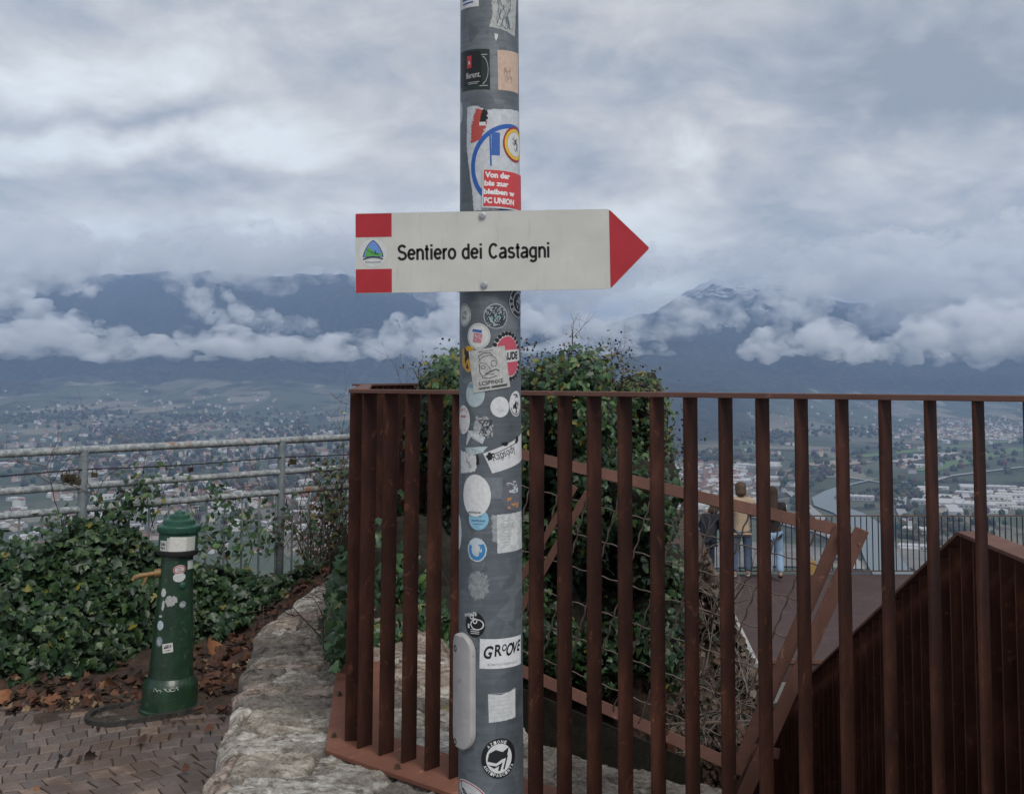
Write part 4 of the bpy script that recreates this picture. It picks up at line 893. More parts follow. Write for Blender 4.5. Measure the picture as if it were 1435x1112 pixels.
a2 = [(x * .91, y * .93 - .0003) for x, y in arch]
sg_flat(move2d((a2, [tuple(range(25))]), ecx, .0012), 2, 'emblem_sky', vinyl((.13, .24, .55), .4, .05), em)
sg_flat(move2d(([(-.0158, -.0072), (.0158, -.0072), (.0150, -.001), (.006, -.002), (-.002, .0045), (-.008, .010), (-.0105, .0085)], [tuple(range(7))]), ecx, .0012), 3, 'emblem_hill', vinyl((.10, .32, .08), .4, .05), em)
sg_flat(move2d(join2d(stroke2d([(-.004, .0015), (.003, .0), (.010, -.005)], .0008), stroke2d([(-.012, .006), (0, -.003), (.012, -.002)], .0006), stroke2d([(-.0185, -.0125), (-.010, -.0095), (0, -.0085), (.010, -.0095), (.0185, -.0125)], .002),
        stroke2d([(-.015, -.0175), (0, -.0185), (.015, -.0175)], .0008), stroke2d([(.004, -.003), (.0045, .004)], .0012)), ecx, .001), 4, 'emblem_lines', M_sblk, em)
M_zinc = pbr('zinc_bolt', (.42, .44, .45), .35, .7, .2, 90)
for px, py in ((676, 302.5), (678.5, 399.5)):
    p = at_y(px, py, 1.984); b_ = MB(); b_.lathe(p, [(.0068, 0), (.0068, .001), (.0052, .0014), (.0052, .0034), (.0040, .0046), (.0018, .0048), (.0015, .003)], 20, axis=(-ey if ey.y > 0 else ey)); b_.build('bolt', M_zinc, sg, auto=35)
# clamp band behind the sign
b_ = MB()
for z in (at_y(676, 302.5, 1.984).z, at_y(678.5, 399.5, 1.984).z):
    vs = [(ax_x(z) + (pr(z) + .002) * math.sin(2 * math.pi * j / 48), AY - (pr(z) + .002) * math.cos(2 * math.pi * j / 48), z + dz_) for dz_ in (-.008, .008) for j in range(48)]
    b_.add(vs, [(j, (j + 1) % 48, 48 + (j + 1) % 48, 48 + j) for j in range(48)])
b_.build('clamp', M_zinc, sg, smooth=True)

# ---------------------------------------------------------------- green drinking-water hydrant
H0 = at_z(237, 992, ZG); hyd = empty('drinking_fountain', H0, 'green cast-iron drinking fountain post with brass tap, stickers on it', 'fountain')
m, t, bs = mat('green_enamel'); o_ = N(t, 'ShaderNodeTexCoord').outputs['Object']; f = noisef(t, o_, 6, 6, .65, .4); f2 = noisef(t, o_, 45, 6, .75)
c = ramp(t, f, [(.3, (.010, .026, .019)), (.5, (.013, .040, .023)), (.7, (.022, .066, .028))]); c = mixc(t, ramp(t, f2, [(.57, 0.0), (.66, .75)]), c, (.10, .11, .075))
L(t, c, bs.inputs['Base Color']); bs.inputs['Roughness'].default_value = .38; bs.inputs['Coat Weight'].default_value = .15
bn = N(t, 'ShaderNodeBump', Strength=.2, Distance=.004); L(t, noisef(t, o_, 30, 4, .6), bn.inputs['Height']); L(t, bn.outputs[0], bs.inputs['Normal']); M_green = m
M_green2 = pbr('green_cap', (.022, .075, .052), .45, 0, .3, 40, dirt=((.12, .13, .10), 60, .62))
lean = Vector((.028, 0, 1)).normalized()
b_ = MB(); b_.lathe(H0, [(.150, 0), (.150, .012), (.137, .018), (.137, .125), (.134, .14), (.112, .170), (.108, .20), (.095, .45), (.082, .70), (.078, .785)], 64, axis=lean); b_.build('body', M_green, hyd, auto=28)
b_ = MB(); b_.lathe(H0 + lean * .785, [(.078, 0), (.100, .006), (.103, .012), (.103, .030), (.100, .034)], 64, axis=lean); b_.build('collar', M_dark, hyd, auto=28)
b_ = MB(); b_.lathe(H0 + lean * .819, [(.097, 0), (.097, .085), (.106, .090), (.108, .096), (.108, .118), (.104, .124), (.082, .130), (.080, .150), (.074, .156), (.052, .160), (.050, .174), (.044, .180), (.028, .183), (.025, .192), (.012, .198), (.002, .199)], 64, axis=lean); b_.build('cap', M_green2, hyd, auto=28)
b_ = MB()
def hp(ang, h, r_): return H0 + lean * h + Vector((math.sin(ang), -math.cos(ang), 0)) * r_
def hyd_r(h):
    P2 = [(0.2, .108), (.45, .095), (.70, .082), (.785, .078)]
    if h > .82: return .097
    if h < .14: return .137
    for (h0, r0), (h1, r1) in zip(P2, P2[1:]):
        if h <= h1: return r0 + (r1 - r0) * (h - h0) / (h1 - h0)
    return .078
def hyd_sticker(px, py, w, h_, col, label, prints=(), rnd_=True, rot=0, lvl=0, wob=0, seed=0):
    r = ray(px, py); Yc = H0.y - .08; hc_ = r.z * Yc - H0.z; rr_ = .0975 if hc_ > .80 else hyd_r(hc_); cxh = H0.x + lean.x * hc_
    s = max(-.98, min(.98, (r.x * Yc - cxh) / rr_)); a = math.asin(s) + math.atan2(-H0.x, H0.y) * -.0
    def lay(vf, lv, name, m_, par):
        v, f_ = move2d(vf, 0, 0, rot); bm = bmesh.new(); vv = [bm.verts.new((x, y, 0)) for x, y in v]
        for q in f_:
            try: bm.faces.new([vv[i] for i in q])
            except ValueError: pass
        x = min(p[0] for p in v)
        while x < max(p[0] for p in v): bmesh.ops.bisect_plane(bm, geom=bm.verts[:] + bm.edges[:] + bm.faces[:], plane_co=(x, 0, 0), plane_no=(1, 0, 0)); x += .008
        for vt in bm.verts:
            hh = hc_ + vt.co.y; r2 = .0975 if hc_ > .80 else hyd_r(hh); vt.co = hp(a + vt.co.x / r2, hh, r2 + .0008 + .0004 * lv) - H0
        for fc in bm.faces:
            if fc.normal.dot(fc.calc_center_median()) < 0: pass
        bmesh.ops.recalc_face_normals(bm, faces=bm.faces[:]); me = bpy.data.meshes.new(name); bm.to_mesh(me); bm.free(); me.materials.append(m_)
        o = bpy.data.objects.new(name, me); link(o, par); return o
    base = disc2d(w / 2, h_ / 2, 28, wob=wob, seed=seed) if rnd_ else rect2d(w, h_)
    o = lay(base, lvl, 'sticker', vinyl(col, .5, .15), hyd); o['label'] = label
    for k, (nm, vf, c_) in enumerate(prints): lay(vf, lvl + 1 + k, nm, vinyl(c_, .5, .08), o)
hyd_sticker(256, 756, .155, .085, (.46, .47, .44), 'off-white wrap round the cap', rnd_=False)
hyd_sticker(229, 756, .045, .055, (.48, .49, .49), 'white label with dark lettering on the cap', [('lettering', join2d(move2d(text2d('Odio', .032, .016, .03), 0, .010), move2d(text2d('feyz', .030, .014, .03), 0, -.010)), BLK)], rnd_=False, lvl=2)
hyd_sticker(251, 754, .085, .078, (.60, .60, .57), 'blank white square of paper on the cap', rnd_=False, lvl=4, rot=-3)
hyd_sticker(251, 791, .062, .046, (.50, .48, .48), 'red and white oval sticker', [('ring', disc2d(.029, .019, 30, .82), (.40, .03, .04)), ('print', stroke2d([(-.010, .008), (.010, .006), (-.010, -.007), (.012, -.008)], .0035), (.35, .02, .03))], rot=8)
hyd_sticker(251, 802, .062, .048, (.50, .52, .53), 'pale round sticker', rot=0, wob=.04)
hyd_sticker(264, 786, .050, .045, (.46, .48, .46), 'white square sticker by the right edge', rnd_=False)
hyd_sticker(229, 824, .030, .044, (.48, .50, .50), 'small white oval', wob=.06, seed=2)
hyd_sticker(240, 836, .062, .052, (.36, .37, .37), 'grey torn sticker', wob=.18, seed=5)
hyd_sticker(255, 842, .036, .034, (.22, .24, .26), 'grey speckled round sticker', [('print', scrib(.022, .02, 8, .003, 4), (.5, .5, .5))])
hyd_sticker(229, 842, .016, .055, (.46, .48, .48), 'narrow white torn strip', wob=.2, seed=7)
hyd_sticker(225, 858, .024, .012, (.46, .48, .48), 'tiny white scrap', wob=.25, seed=8)
hyd_sticker(225, 871, .040, .048, (.42, .50, .54), 'pale blue oval')
hyd_sticker(224, 894, .040, .050, (.20, .24, .28), 'dark blue round sticker', [('print', scrib(.02, .028, 5, .006, 9), (.45, .47, .48))])
hyd_sticker(237, 903, .052, .046, (.56, .56, .55), 'small white square sticker with black print', [('print', move2d(scrib(.036, .014, 14, .0022, 10), 0, .007), BLK), ('print', move2d(rect2d(.022, .003), 0, -.012), BLK)], rnd_=False, rot=8)
v_ = join2d(*[move2d(text2d(ch, .022, .030, .0), -.045 + i * .021, random.Random(i).uniform(-.003, .003), random.Random(i).uniform(-8, 8)) for i, ch in enumerate('RANGER')])
hyd_sticker(236, 959, .002, .002, (.2, .25, .2), 'scrawled pale letters on the foot', [('lettering', v_, (.42, .48, .42))], lvl=1)
M_brassv = pbr('old_brass', (.26, .165, .075), .6, .35, .35, 40)
tb = H0 + lean * .70 + Vector((-.072, -.03, 0)); d_ = Vector((-1, -.45, -.10)).normalized(); b_ = MB()
b_.tube([tb, tb + d_ * .03], [.024, .022], 20); b_.tube([tb + d_ * .03, tb + d_ * .07, tb + d_ * .105], [.0125, .0125, .013], 16); e_ = tb + d_ * .105
b_.tube([e_, e_ + d_ * .02 + Vector((0, 0, -.004)), e_ + d_ * .03 + Vector((0, 0, -.018))], [.013, .012, .011], 14)
b_.tube([tb + d_ * .066 - up * .006, tb + d_ * .075 - up * .030, tb + d_ * .085 - up * .05], [.009, .008, .007], 12); b_.build('tap', M_brassv, hyd, auto=50)
b_ = MB(); kn = H0 + lean * .64 + Vector((.055, -.058, 0)); b_.lathe(kn, [(.018, -.004), (.018, .008), (.012, .014), (.004, .015)], 20, axis=(.7, -.7, 0)); b_.build('plug', M_green2, hyd, auto=40)
hyd.scale = (.965, .965, .965)
# cast-iron drain frame in front of the hydrant
R0 = at_z(170, 1003, ZG); pd = (H0 - R0); pd.z = 0; Lh = pd.length; pdn = pd.normalized(); pe = Vector((-pdn.y, pdn.x, 0))
M_iron = pbr('wet_iron', (.06, .058, .055), .4, .4, .3, 40, dirt=((.20, .20, .19), 30, .58))
dr = empty('drain_frame', R0, 'flat iron drain frame around the foot of the fountain, a few leaves in it', 'drain')
def pill(r_, x0, x1, n_=24):
    return [(x1 + r_ * math.cos(R(-90 + 180 * i / n_)), r_ * math.sin(R(-90 + 180 * i / n_))) for i in range(n_ + 1)] + [(x0 + r_ * math.cos(R(90 + 180 * i / n_)), r_ * math.sin(R(90 + 180 * i / n_))) for i in range(n_ + 1)]
po, pi_ = pill(.165, 0, Lh), pill(.140, 0, .06); k_ = len(po); b_ = MB()
w3 = lambda p, z: (R0.x + pdn.x * p[0] + pe.x * p[1], R0.y + pdn.y * p[0] + pe.y * p[1], z)
vs = [w3(p, ZG - .03) for p in po] + [w3(p, ZG + .022) for p in po] + [w3(p, ZG + .022) for p in pi_] + [w3(p, ZG - .03) for p in pi_]
fs = []
for i in range(k_):
    j = (i + 1) % k_; fs += [(i, j, k_ + j, k_ + i), (k_ + i, k_ + j, 2 * k_ + j, 2 * k_ + i), (2 * k_ + i, 2 * k_ + j, 3 * k_ + j, 3 * k_ + i)]
b_.add(vs, fs); b_.build('frame', M_iron, dr)
b_ = MB(); b_.add([w3(p, ZG + .002) for p in pi_], [tuple(range(k_))]); b_.build('basin_floor', pbr('wet_drain_dirt', (.07, .055, .045), .25, 0, .5, 25, .8, dirt=((.28, .28, .27), 9, .55)), dr)
# ---------------------------------------------------------------- foliage
IVY = ([(0, -.5), (.42, -.34), (.62, .02), (.30, .10), (.22, .34), (0, .68), (-.22, .34), (-.30, .10), (-.62, .02), (-.42, -.34), (0, -.05)],
       [(10, 0, 1), (10, 1, 2), (10, 2, 3), (10, 3, 4), (10, 4, 5), (10, 5, 6), (10, 6, 7), (10, 7, 8), (10, 8, 9), (10, 9, 0)], -.10)
OVAL = ([(0, -.5), (.26, -.22), (.30, .08), (0, .55), (-.30, .08), (-.26, -.22), (0, 0)], [(6, 0, 1), (6, 1, 2), (6, 2, 3), (6, 3, 4), (6, 4, 5), (6, 5, 0)], -.10)
DRY = ([(0, -.5), (.35, -.42), (.55, -.1), (.38, .12), (.40, .4), (.12, .36), (0, .62), (-.14, .34), (-.42, .36), (-.34, .08), (-.58, -.12), (-.3, -.4), (0, 0)],
       [(12, i, (i + 1) % 12) for i in range(12)], .16)
def leaf_mat(name, rough=.42, trans=.12):
    m, t, bs = mat(name); at = N(t, 'ShaderNodeAttribute'); at.attribute_name = 'leaf'
    g_ = N(t, 'ShaderNodeNewGeometry').outputs['Position']; f = noisef(t, g_, 70, 3, .6)
    c = mixc(t, 1.0, at.outputs['Color'], ramp(t, f, [(.3, .75), (.7, 1.25)]), 'MULTIPLY'); L(t, c, bs.inputs['Base Color'])
    bs.inputs['Roughness'].default_value = rough; bs.inputs['Specular IOR Level'].default_value = .4
    if trans:
        tr = N(t, 'ShaderNodeBsdfTranslucent'); L(t, c, tr.inputs[0]); mx = N(t, 'ShaderNodeMixShader'); mx.inputs[0].default_value = trans
        L(t, bs.outputs[0], mx.inputs[1]); L(t, tr.outputs[0], mx.inputs[2]); L(t, mx.outputs[0], [n for n in t.nodes if n.type == 'OUTPUT_MATERIAL'][0].inputs[0])
    return m
M_leaf = leaf_mat('ivy_leaf'); M_dryleaf = leaf_mat('dead_leaf', .8, .05)
def leaves_mesh(name, P, Nn, size, cols_, parent, m, tpl=IVY, droop=.5, seed=1, curl=1.0):
    """P points, Nn outward normals, size per leaf, colour per leaf -> one mesh of real leaf shapes"""
    r = np.random.RandomState(seed); P = np.asarray(P, float); n = len(P); Nn = np.asarray(Nn, float)
    nv = Nn + r.normal(0, .42, (n, 3)); nv /= np.linalg.norm(nv, axis=1)[:, None] + 1e-9
    tip = np.tile(np.array([0, 0, -droop]), (n, 1)) + r.normal(0, .6, (n, 3)); tip -= nv * (tip * nv).sum(1)[:, None]; tip /= np.linalg.norm(tip, axis=1)[:, None] + 1e-9
    sd_ = np.cross(tip, nv); tv = np.array(tpl[0]); K = len(tv); z = np.abs(tv[:, 0]) * tpl[2] * 3 * curl + tv[:, 1] ** 2 * tpl[2] * curl
    sz = np.asarray(size)[:, None, None]
    V = P[:, None, :] + sz * (tv[None, :, 0, None] * sd_[:, None, :] + tv[None, :, 1, None] * tip[:, None, :] + (z[None, :, None] * r.uniform(.3, 1.6, (n, 1, 1))) * nv[:, None, :])
    F = np.array(tpl[1])[None, :, :] + (np.arange(n) * K)[:, None, None]; nf_ = n * len(tpl[1])
    off = np.array(parent.location if parent is not None else (0, 0, 0))
    V = (V - off).reshape(-1, 3); me = bpy.data.meshes.new(name); me.vertices.add(len(V)); me.vertices.foreach_set('co', V.ravel())
    me.loops.add(nf_ * 3); me.loops.foreach_set('vertex_index', F.ravel().astype(np.int32)); me.polygons.add(nf_)
    me.polygons.foreach_set('loop_start', np.arange(0, nf_ * 3, 3, dtype=np.int32)); me.update(calc_edges=True)
    ca_ = me.color_attributes.new('leaf', 'FLOAT_COLOR', 'POINT'); cc = np.concatenate([np.asarray(cols_), np.ones((n, 1))], 1); ca_.data.foreach_set('color', np.repeat(cc, K, axis=0).ravel())
    me.materials.append(m); o = bpy.data.objects.new(name, me); link(o, parent); return o
def ivy_cols(n, r, bright=1.0, yellow=.05):
    base = np.array([(.018, .040, .018), (.028, .062, .022), (.045, .085, .028), (.022, .050, .026), (.06, .10, .035)]); w = [.3, .3, .17, .18, .05]
    c = base[r.choice(5, n, p=w)] * r.uniform(.7, 1.35, (n, 1)) * bright; y = r.rand(n) < yellow; c[y] = np.array((.16, .15, .03)) * r.uniform(.6, 1.2, (y.sum(), 1)); return c
def interp(tab, x):
    if x <= tab[0][0]: return tab[0][1]
    for (x0, y0), (x1, y1) in zip(tab, tab[1:]):
        if x <= x1: return y0 + (y1 - y0) * (x - x0) / (x1 - x0)
    return tab[-1][1]
M_core = pbr('dark_twig_and_shade', (.020, .018, .012), .95, 0, .5, 20, .5)  # twig mass inside the ivy; also the painted shade below the mesh railing
M_twig = pbr('brown_twig', (.095, .055, .042), .85, 0, .35, 40)
def twigs(name, roots, parent, m=None, n=3, ln=.35, r0=.006, seed=2, updir=(0, 0, 1), spread=.7, depth=2, sides=4):
    q = random.Random(seed); b_ = MB()
    def grow(p, d, l, r_, dep):
        pts = [p]; k = 5
        for i in range(k): d = (d + Vector((q.gauss(0, .16), q.gauss(0, .16), q.gauss(0, .12)))).normalized(); p = p + d * l / k; pts.append(p)
        b_.tube(pts, [r_ * (1 - .7 * i / k) for i in range(k + 1)], sides, caps=False)
        if dep > 0:
            for _ in range(n):
                i = q.randint(1, k); dd = (d + Vector((q.gauss(0, spread), q.gauss(0, spread), q.gauss(0, spread)))).normalized(); grow(pts[i], dd, l * q.uniform(.35, .7), r_ * .5, dep - 1)
    for p in roots:
        d = (Vector(updir) + Vector((q.gauss(0, .35), q.gauss(0, .35), 0))).normalized(); grow(Vector(p), d, ln * q.uniform(.6, 1.3), r0 * q.uniform(.6, 1.2), depth)
    return b_.build(name, m or M_twig, parent, smooth=True)
# ivy hedge in front of the tubular railing
foot_t = [(-420, 985), (0, 968), (60, 962), (130, 945), (200, 930), (260, 915), (310, 900), (345, 880), (380, 850), (420, 820), (460, 800)]
top_t = [(-420, 770), (0, 776), (40, 788), (80, 762), (118, 730), (150, 730), (185, 742), (220, 765), (262, 788), (300, 790), (340, 802), (375, 808), (410, 802), (460, 785)]
def ground_hit(px, py):
    p = at_z(px, py, ZG)
    for _ in range(6): p = at_z(px, py, soil_z(p.x, p.y))
    return p
def hedge_pt(px, t_, bulge=0):
    F = ground_hit(px, interp(foot_t, px)); T = fpt(px, 0); T.z = ray(px, interp(top_t, px)).z * T.y
    a = 1 - math.cos(t_ * math.pi / 2); b2 = math.sin(t_ * math.pi / 2)
    p = Vector((F.x + (T.x - F.x) * a, F.y + (T.y - F.y) * a, F.z + (T.z - F.z) * b2))
    lump = fbm(px / 45, t_ * 3, 3, 4) * .16 + fbm(px / 16, t_ * 9, 8, 3) * .07; d = Vector((.35, -1, .45)).normalized()
    return p + d * (lump - .05 + bulge)
hedge = empty('ivy_hedge', hedge_pt(60, 0), 'dense dark green ivy hedge grown over the foot of the tubular railing', 'hedge')
r = np.random.RandomState(11); Pn = []; Nn = []; sz = []
while len(Pn) < 20500:
    px = r.uniform(-400, 452); t_ = r.rand() ** .9; dens = 1 if px < 300 else max(.25, 1 - (px - 300) / 170)
    if r.rand() > dens: continue
    depth = -abs(r.normal(0, .06)) if r.rand() < .8 else r.uniform(0, .05)
    if t_ > .85 and r.rand() < .25: depth = r.uniform(0, .13)
    p = hedge_pt(px, t_, depth); Pn.append(p); Nn.append((.25 + r.normal(0, .15), -.8 + .3 * t_, .35 + .5 * t_)); sz.append(r.uniform(.018, .060))
leaves_mesh('foliage', Pn, Nn, sz, ivy_cols(len(Pn), r, .95, .02), hedge, M_leaf, seed=3)
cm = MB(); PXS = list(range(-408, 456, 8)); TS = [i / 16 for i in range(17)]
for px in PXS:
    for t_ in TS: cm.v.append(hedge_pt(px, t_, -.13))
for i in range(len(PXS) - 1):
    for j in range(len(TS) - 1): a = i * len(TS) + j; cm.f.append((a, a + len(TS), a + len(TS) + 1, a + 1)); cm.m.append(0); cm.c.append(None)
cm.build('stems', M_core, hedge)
# leafy shoots above the hedge, between the balusters
r = np.random.RandomState(21); Pn = []; Nn = []; sz = []
for (cx0, cy0, rx, ry, n_) in ((205, 690, 45, 40, 330), (170, 715, 50, 25, 320), (95, 735, 40, 26, 240), (310, 705, 30, 45, 170), (345, 750, 30, 45, 200), (390, 745, 26, 36, 200), (300, 760, 40, 30, 260), (435, 760, 30, 50, 220), (470, 700, 22, 70, 330), (478, 780, 16, 60, 260), (20, 768, 40, 22, 260), (255, 745, 30, 22, 160)):
    for _ in range(int(n_ * .42)):
        px, py = r.normal(cx0, rx * .5), r.normal(cy0, ry * .5)
        if px > 486: continue
        q_ = fpt(px, 0); Y = q_.y + r.uniform(-.12, .22); p = at_y(px, py, Y); Pn.append(p); Nn.append((r.normal(0, .5), -.7, .6)); sz.append(r.uniform(.03, .06))
leaves_mesh('shoot_leaves', Pn, Nn, sz, ivy_cols(len(Pn), r, 1.35, .06), hedge, M_leaf, OVAL, seed=4)
rts = [at_y(px, py, fpt(px, 0).y + .08) for px, py in [(190, 780), (205, 760), (215, 740), (300, 800), (320, 790), (345, 800), (390, 790), (95, 780)]]
twigs('shoots', rts, hedge, n=4, ln=.55, r0=.005, seed=5)
# bare bramble between the right-hand fence post and the steel railing
br = empty('bramble', at_y(455, 800, 8.0), 'bare brown bramble tangle between the tubular railing and the steel bars', 'bush')
rts = [at_y(432 + 7 * i % 54, 800 + (i * 13) % 20, 7.6 + (i % 4) * .25) for i in range(24)]
twigs('stems', rts, br, n=5, ln=.85, r0=.008, seed=8, depth=3, sides=3)
r = np.random.RandomState(31); Pn = [at_y(r.normal(462, 16), r.uniform(640, 800), r.uniform(7.5, 8.4)) for _ in range(420)]; Pn = [p for p in Pn if CX + FPX * p.x / p.y < 487]
leaves_mesh('leaves', Pn, [(r.normal(0, .5), -.7, .5) for _ in Pn], r.uniform(.02, .045, len(Pn)), np.where(r.rand(len(Pn), 1) < .4, np.array([[.10, .045, .025]]), ivy_cols(len(Pn), r, 1.2, .1)), br, M_leaf, OVAL, seed=6)
# trailing ivy on the wall beside the steel railing's left side
wi = empty('ivy_plant', at_y(470, 900, 5.0), 'bright ivy spilling over the stone wall against the left side of the steel railing', 'ivy')
r = np.random.RandomState(41); Pn = []; Nn = []; sz = []
for (cx0, cy0, rx, ry, Y0, n_) in ((474, 850, 13, 28, 5.1, 260), (468, 880, 11, 22, 4.7, 180), (474, 912, 11, 14, 4.35, 110), (480, 805, 9, 30, 5.8, 200), (482, 880, 10, 40, 4.6, 220), (468, 938, 5, 6, 4.05, 14), (560, 850, 34, 50, 5.6, 900), (545, 900, 26, 22, 4.9, 420), (600, 880, 26, 34, 5.2, 380), (530, 800, 14, 50, 6.2, 420)):
    for _ in range(n_):
        p = at_y(r.normal(cx0, rx * .55), r.normal(cy0, ry * .55), Y0 + r.uniform(-.2, .25)); xpx = CX + FPX * p.x / p.y
        if (xpx > 494 and p.y < 4.2) or CY + FPX * math.tan(math.atan(-p.z / p.y) + PITCH) > (940 if xpx < 560 else 925): continue
        Pn.append(p); Nn.append((-.3 + r.normal(0, .3), -.7, .5)); sz.append(r.uniform(.03, .06))
leaves_mesh('foliage', Pn, Nn, sz, ivy_cols(len(Pn), r, 1.5, .05), wi, M_leaf, seed=7)
twigs('stems', [at_y(478, 930, 4.6), at_y(474, 900, 4.8), at_y(470, 870, 5.2), at_y(480, 945, 4.3)], wi, n=4, ln=.3, r0=.005, seed=9)['kind'] = 'stuff'
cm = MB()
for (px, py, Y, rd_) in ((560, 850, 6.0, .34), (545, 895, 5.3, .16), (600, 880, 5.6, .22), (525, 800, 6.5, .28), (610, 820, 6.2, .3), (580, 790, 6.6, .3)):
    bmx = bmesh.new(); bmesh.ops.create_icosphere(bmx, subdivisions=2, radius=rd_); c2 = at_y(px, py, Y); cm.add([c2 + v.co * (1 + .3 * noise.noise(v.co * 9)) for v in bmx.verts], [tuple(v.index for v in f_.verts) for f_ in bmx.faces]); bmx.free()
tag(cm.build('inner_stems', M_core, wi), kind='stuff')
# the ivy-clad tree behind the bars
tr = empty('ivy_tree', at_y(800, 1000, 7.6), 'bushy ivy-clad tree behind the steel bars, dark berries on top', 'tree')
out_t = [(592, 600), (600, 548), (612, 512), (645, 499), (690, 500), (735, 492), (770, 503), (800, 496), (830, 500), (862, 494), (868, 512), (890, 528), (905, 540), (920, 560), (940, 590), (948, 620), (952, 680), (946, 720), (952, 790), (962, 850), (975, 900), (985, 960), (990, 1010), (960, 1110), (540, 1110), (530, 980), (545, 760), (556, 620)]
def inside(px, py, poly):
    c = False; n_ = len(poly)
    for i in range(n_):
        x0, y0 = poly[i]; x1, y1 = poly[(i + 1) % n_]
        if (y0 > py) != (y1 > py) and px < (x1 - x0) * (py - y0) / (y1 - y0) + x0: c = not c
    return c
r = np.random.RandomState(51); clumps = []
while len(clumps) < 260:
    px, py = r.uniform(500, 995), r.uniform(492, 1110); rad = r.uniform(.10, .26)
    Y = 7.4 + fbm(px / 130, py / 130, 3, 3) * .9 + r.uniform(-.3, .5); rp = rad / Y * FPX * .55
    if px < 560: Y = max(Y, 8.0)
    if py > 940 and px < 960: continue
    if not all(inside(px + a * rp, py + b2 * rp, out_t) for a, b2 in ((0, 0), (1, 0), (-1, 0), (0, -1))): continue
    clumps.append((at_y(px, py, Y), rad, px, py))
Pn = []; Nn = []; sz = []; cl_ = []
for (c, rad, px, py) in clumps:
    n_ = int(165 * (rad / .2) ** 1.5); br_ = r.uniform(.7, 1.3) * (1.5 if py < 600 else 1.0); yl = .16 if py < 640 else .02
    d = r.normal(0, 1, (n_, 3)); d /= np.linalg.norm(d, axis=1)[:, None]; d[:, 1] = -np.abs(d[:, 1]) * .9; rr_ = rad * r.uniform(.6, 1.12, (n_, 1))
    Pn += (np.array(c) + d * rr_ * np.array((1, 1, 1.1))).tolist(); Nn += (d + np.array((0, -.2, .3))).tolist(); sz += r.uniform(.024, .054, n_).tolist(); cl_ += ivy_cols(n_, r, br_, yl).tolist()
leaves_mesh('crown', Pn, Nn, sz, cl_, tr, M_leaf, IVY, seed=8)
# fine flowering tips: reddish-brown ivy umbels with dark berries
Pn = []; Nn = []; sz = []; cl_ = []; bm_ = MB()
tops = [(cx0 + r.uniform(-14, 14), cy0 + r.uniform(-4, 14)) for cx0, cy0 in [(600, 522), (612, 510), (628, 512), (640, 505), (745, 498), (760, 508), (775, 512), (790, 505), (800, 500), (812, 508), (825, 510), (838, 505), (850, 502), (858, 497), (872, 520), (885, 530), (898, 540), (930, 575), (940, 600), (945, 640), (760, 530), (800, 530), (840, 530), (880, 545), (910, 600), (935, 690), (780, 560), (620, 530)] for _ in range(2)]
for (px, py) in tops:
    c = at_y(px, py, 7.3 + r.uniform(-.3, .5))
    for _ in range(26):
        p = np.array(c) + r.normal(0, .07, 3); Pn.append(p.tolist()); Nn.append((r.normal(0, .6), -.5, .8)); sz.append(r.uniform(.015, .036)); cl_.append((np.array((.10, .07, .035)) if r.rand() < .45 else np.array((.07, .095, .03))) * r.uniform(.6, 1.3))
    for _ in range(9):
        p = Vector(np.array(c) + r.normal(0, .05, 3) + np.array((0, 0, .04))); rr_ = r.uniform(.006, .011)
        bm_.add([p + Vector(v) * rr_ for v in ((1, 0, 0), (-1, 0, 0), (0, 1, 0), (0, -1, 0), (0, 0, 1), (0, 0, -1))], [(0, 2, 4), (2, 1, 4), (1, 3, 4), (3, 0, 4), (2, 0, 5), (1, 2, 5), (3, 1, 5), (0, 3, 5)])
leaves_mesh('leaf_tips', Pn, Nn, sz, cl_, tr, M_leaf, OVAL, seed=9); tag(bm_.build('berries', pbr('ivy_berry', (.012, .012, .018), .4), tr, smooth=True), kind='stuff')
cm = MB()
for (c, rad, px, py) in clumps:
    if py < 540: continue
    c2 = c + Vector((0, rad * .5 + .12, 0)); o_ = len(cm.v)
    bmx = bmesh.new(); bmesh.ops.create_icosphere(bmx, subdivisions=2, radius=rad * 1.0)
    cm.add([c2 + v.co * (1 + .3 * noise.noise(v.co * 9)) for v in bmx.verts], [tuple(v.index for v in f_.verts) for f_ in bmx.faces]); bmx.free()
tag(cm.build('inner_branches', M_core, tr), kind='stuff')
rts = [at_y(px, py, 7.5) for px, py in ((735, 560), (790, 545), (850, 540), (600, 560), (640, 545), (890, 570), (925, 620))]
twigs('branches', rts, tr, n=4, ln=.35, r0=.006, seed=12); b_ = MB()
b_.tube([at_y(760, 1180, 7.9), at_y(770, 1000, 7.9), at_y(800, 800, 8.0), at_y(790, 640, 8.0)], [.16, .13, .10, .05], 12); b_.build('trunk', M_twig, tr, smooth=True)
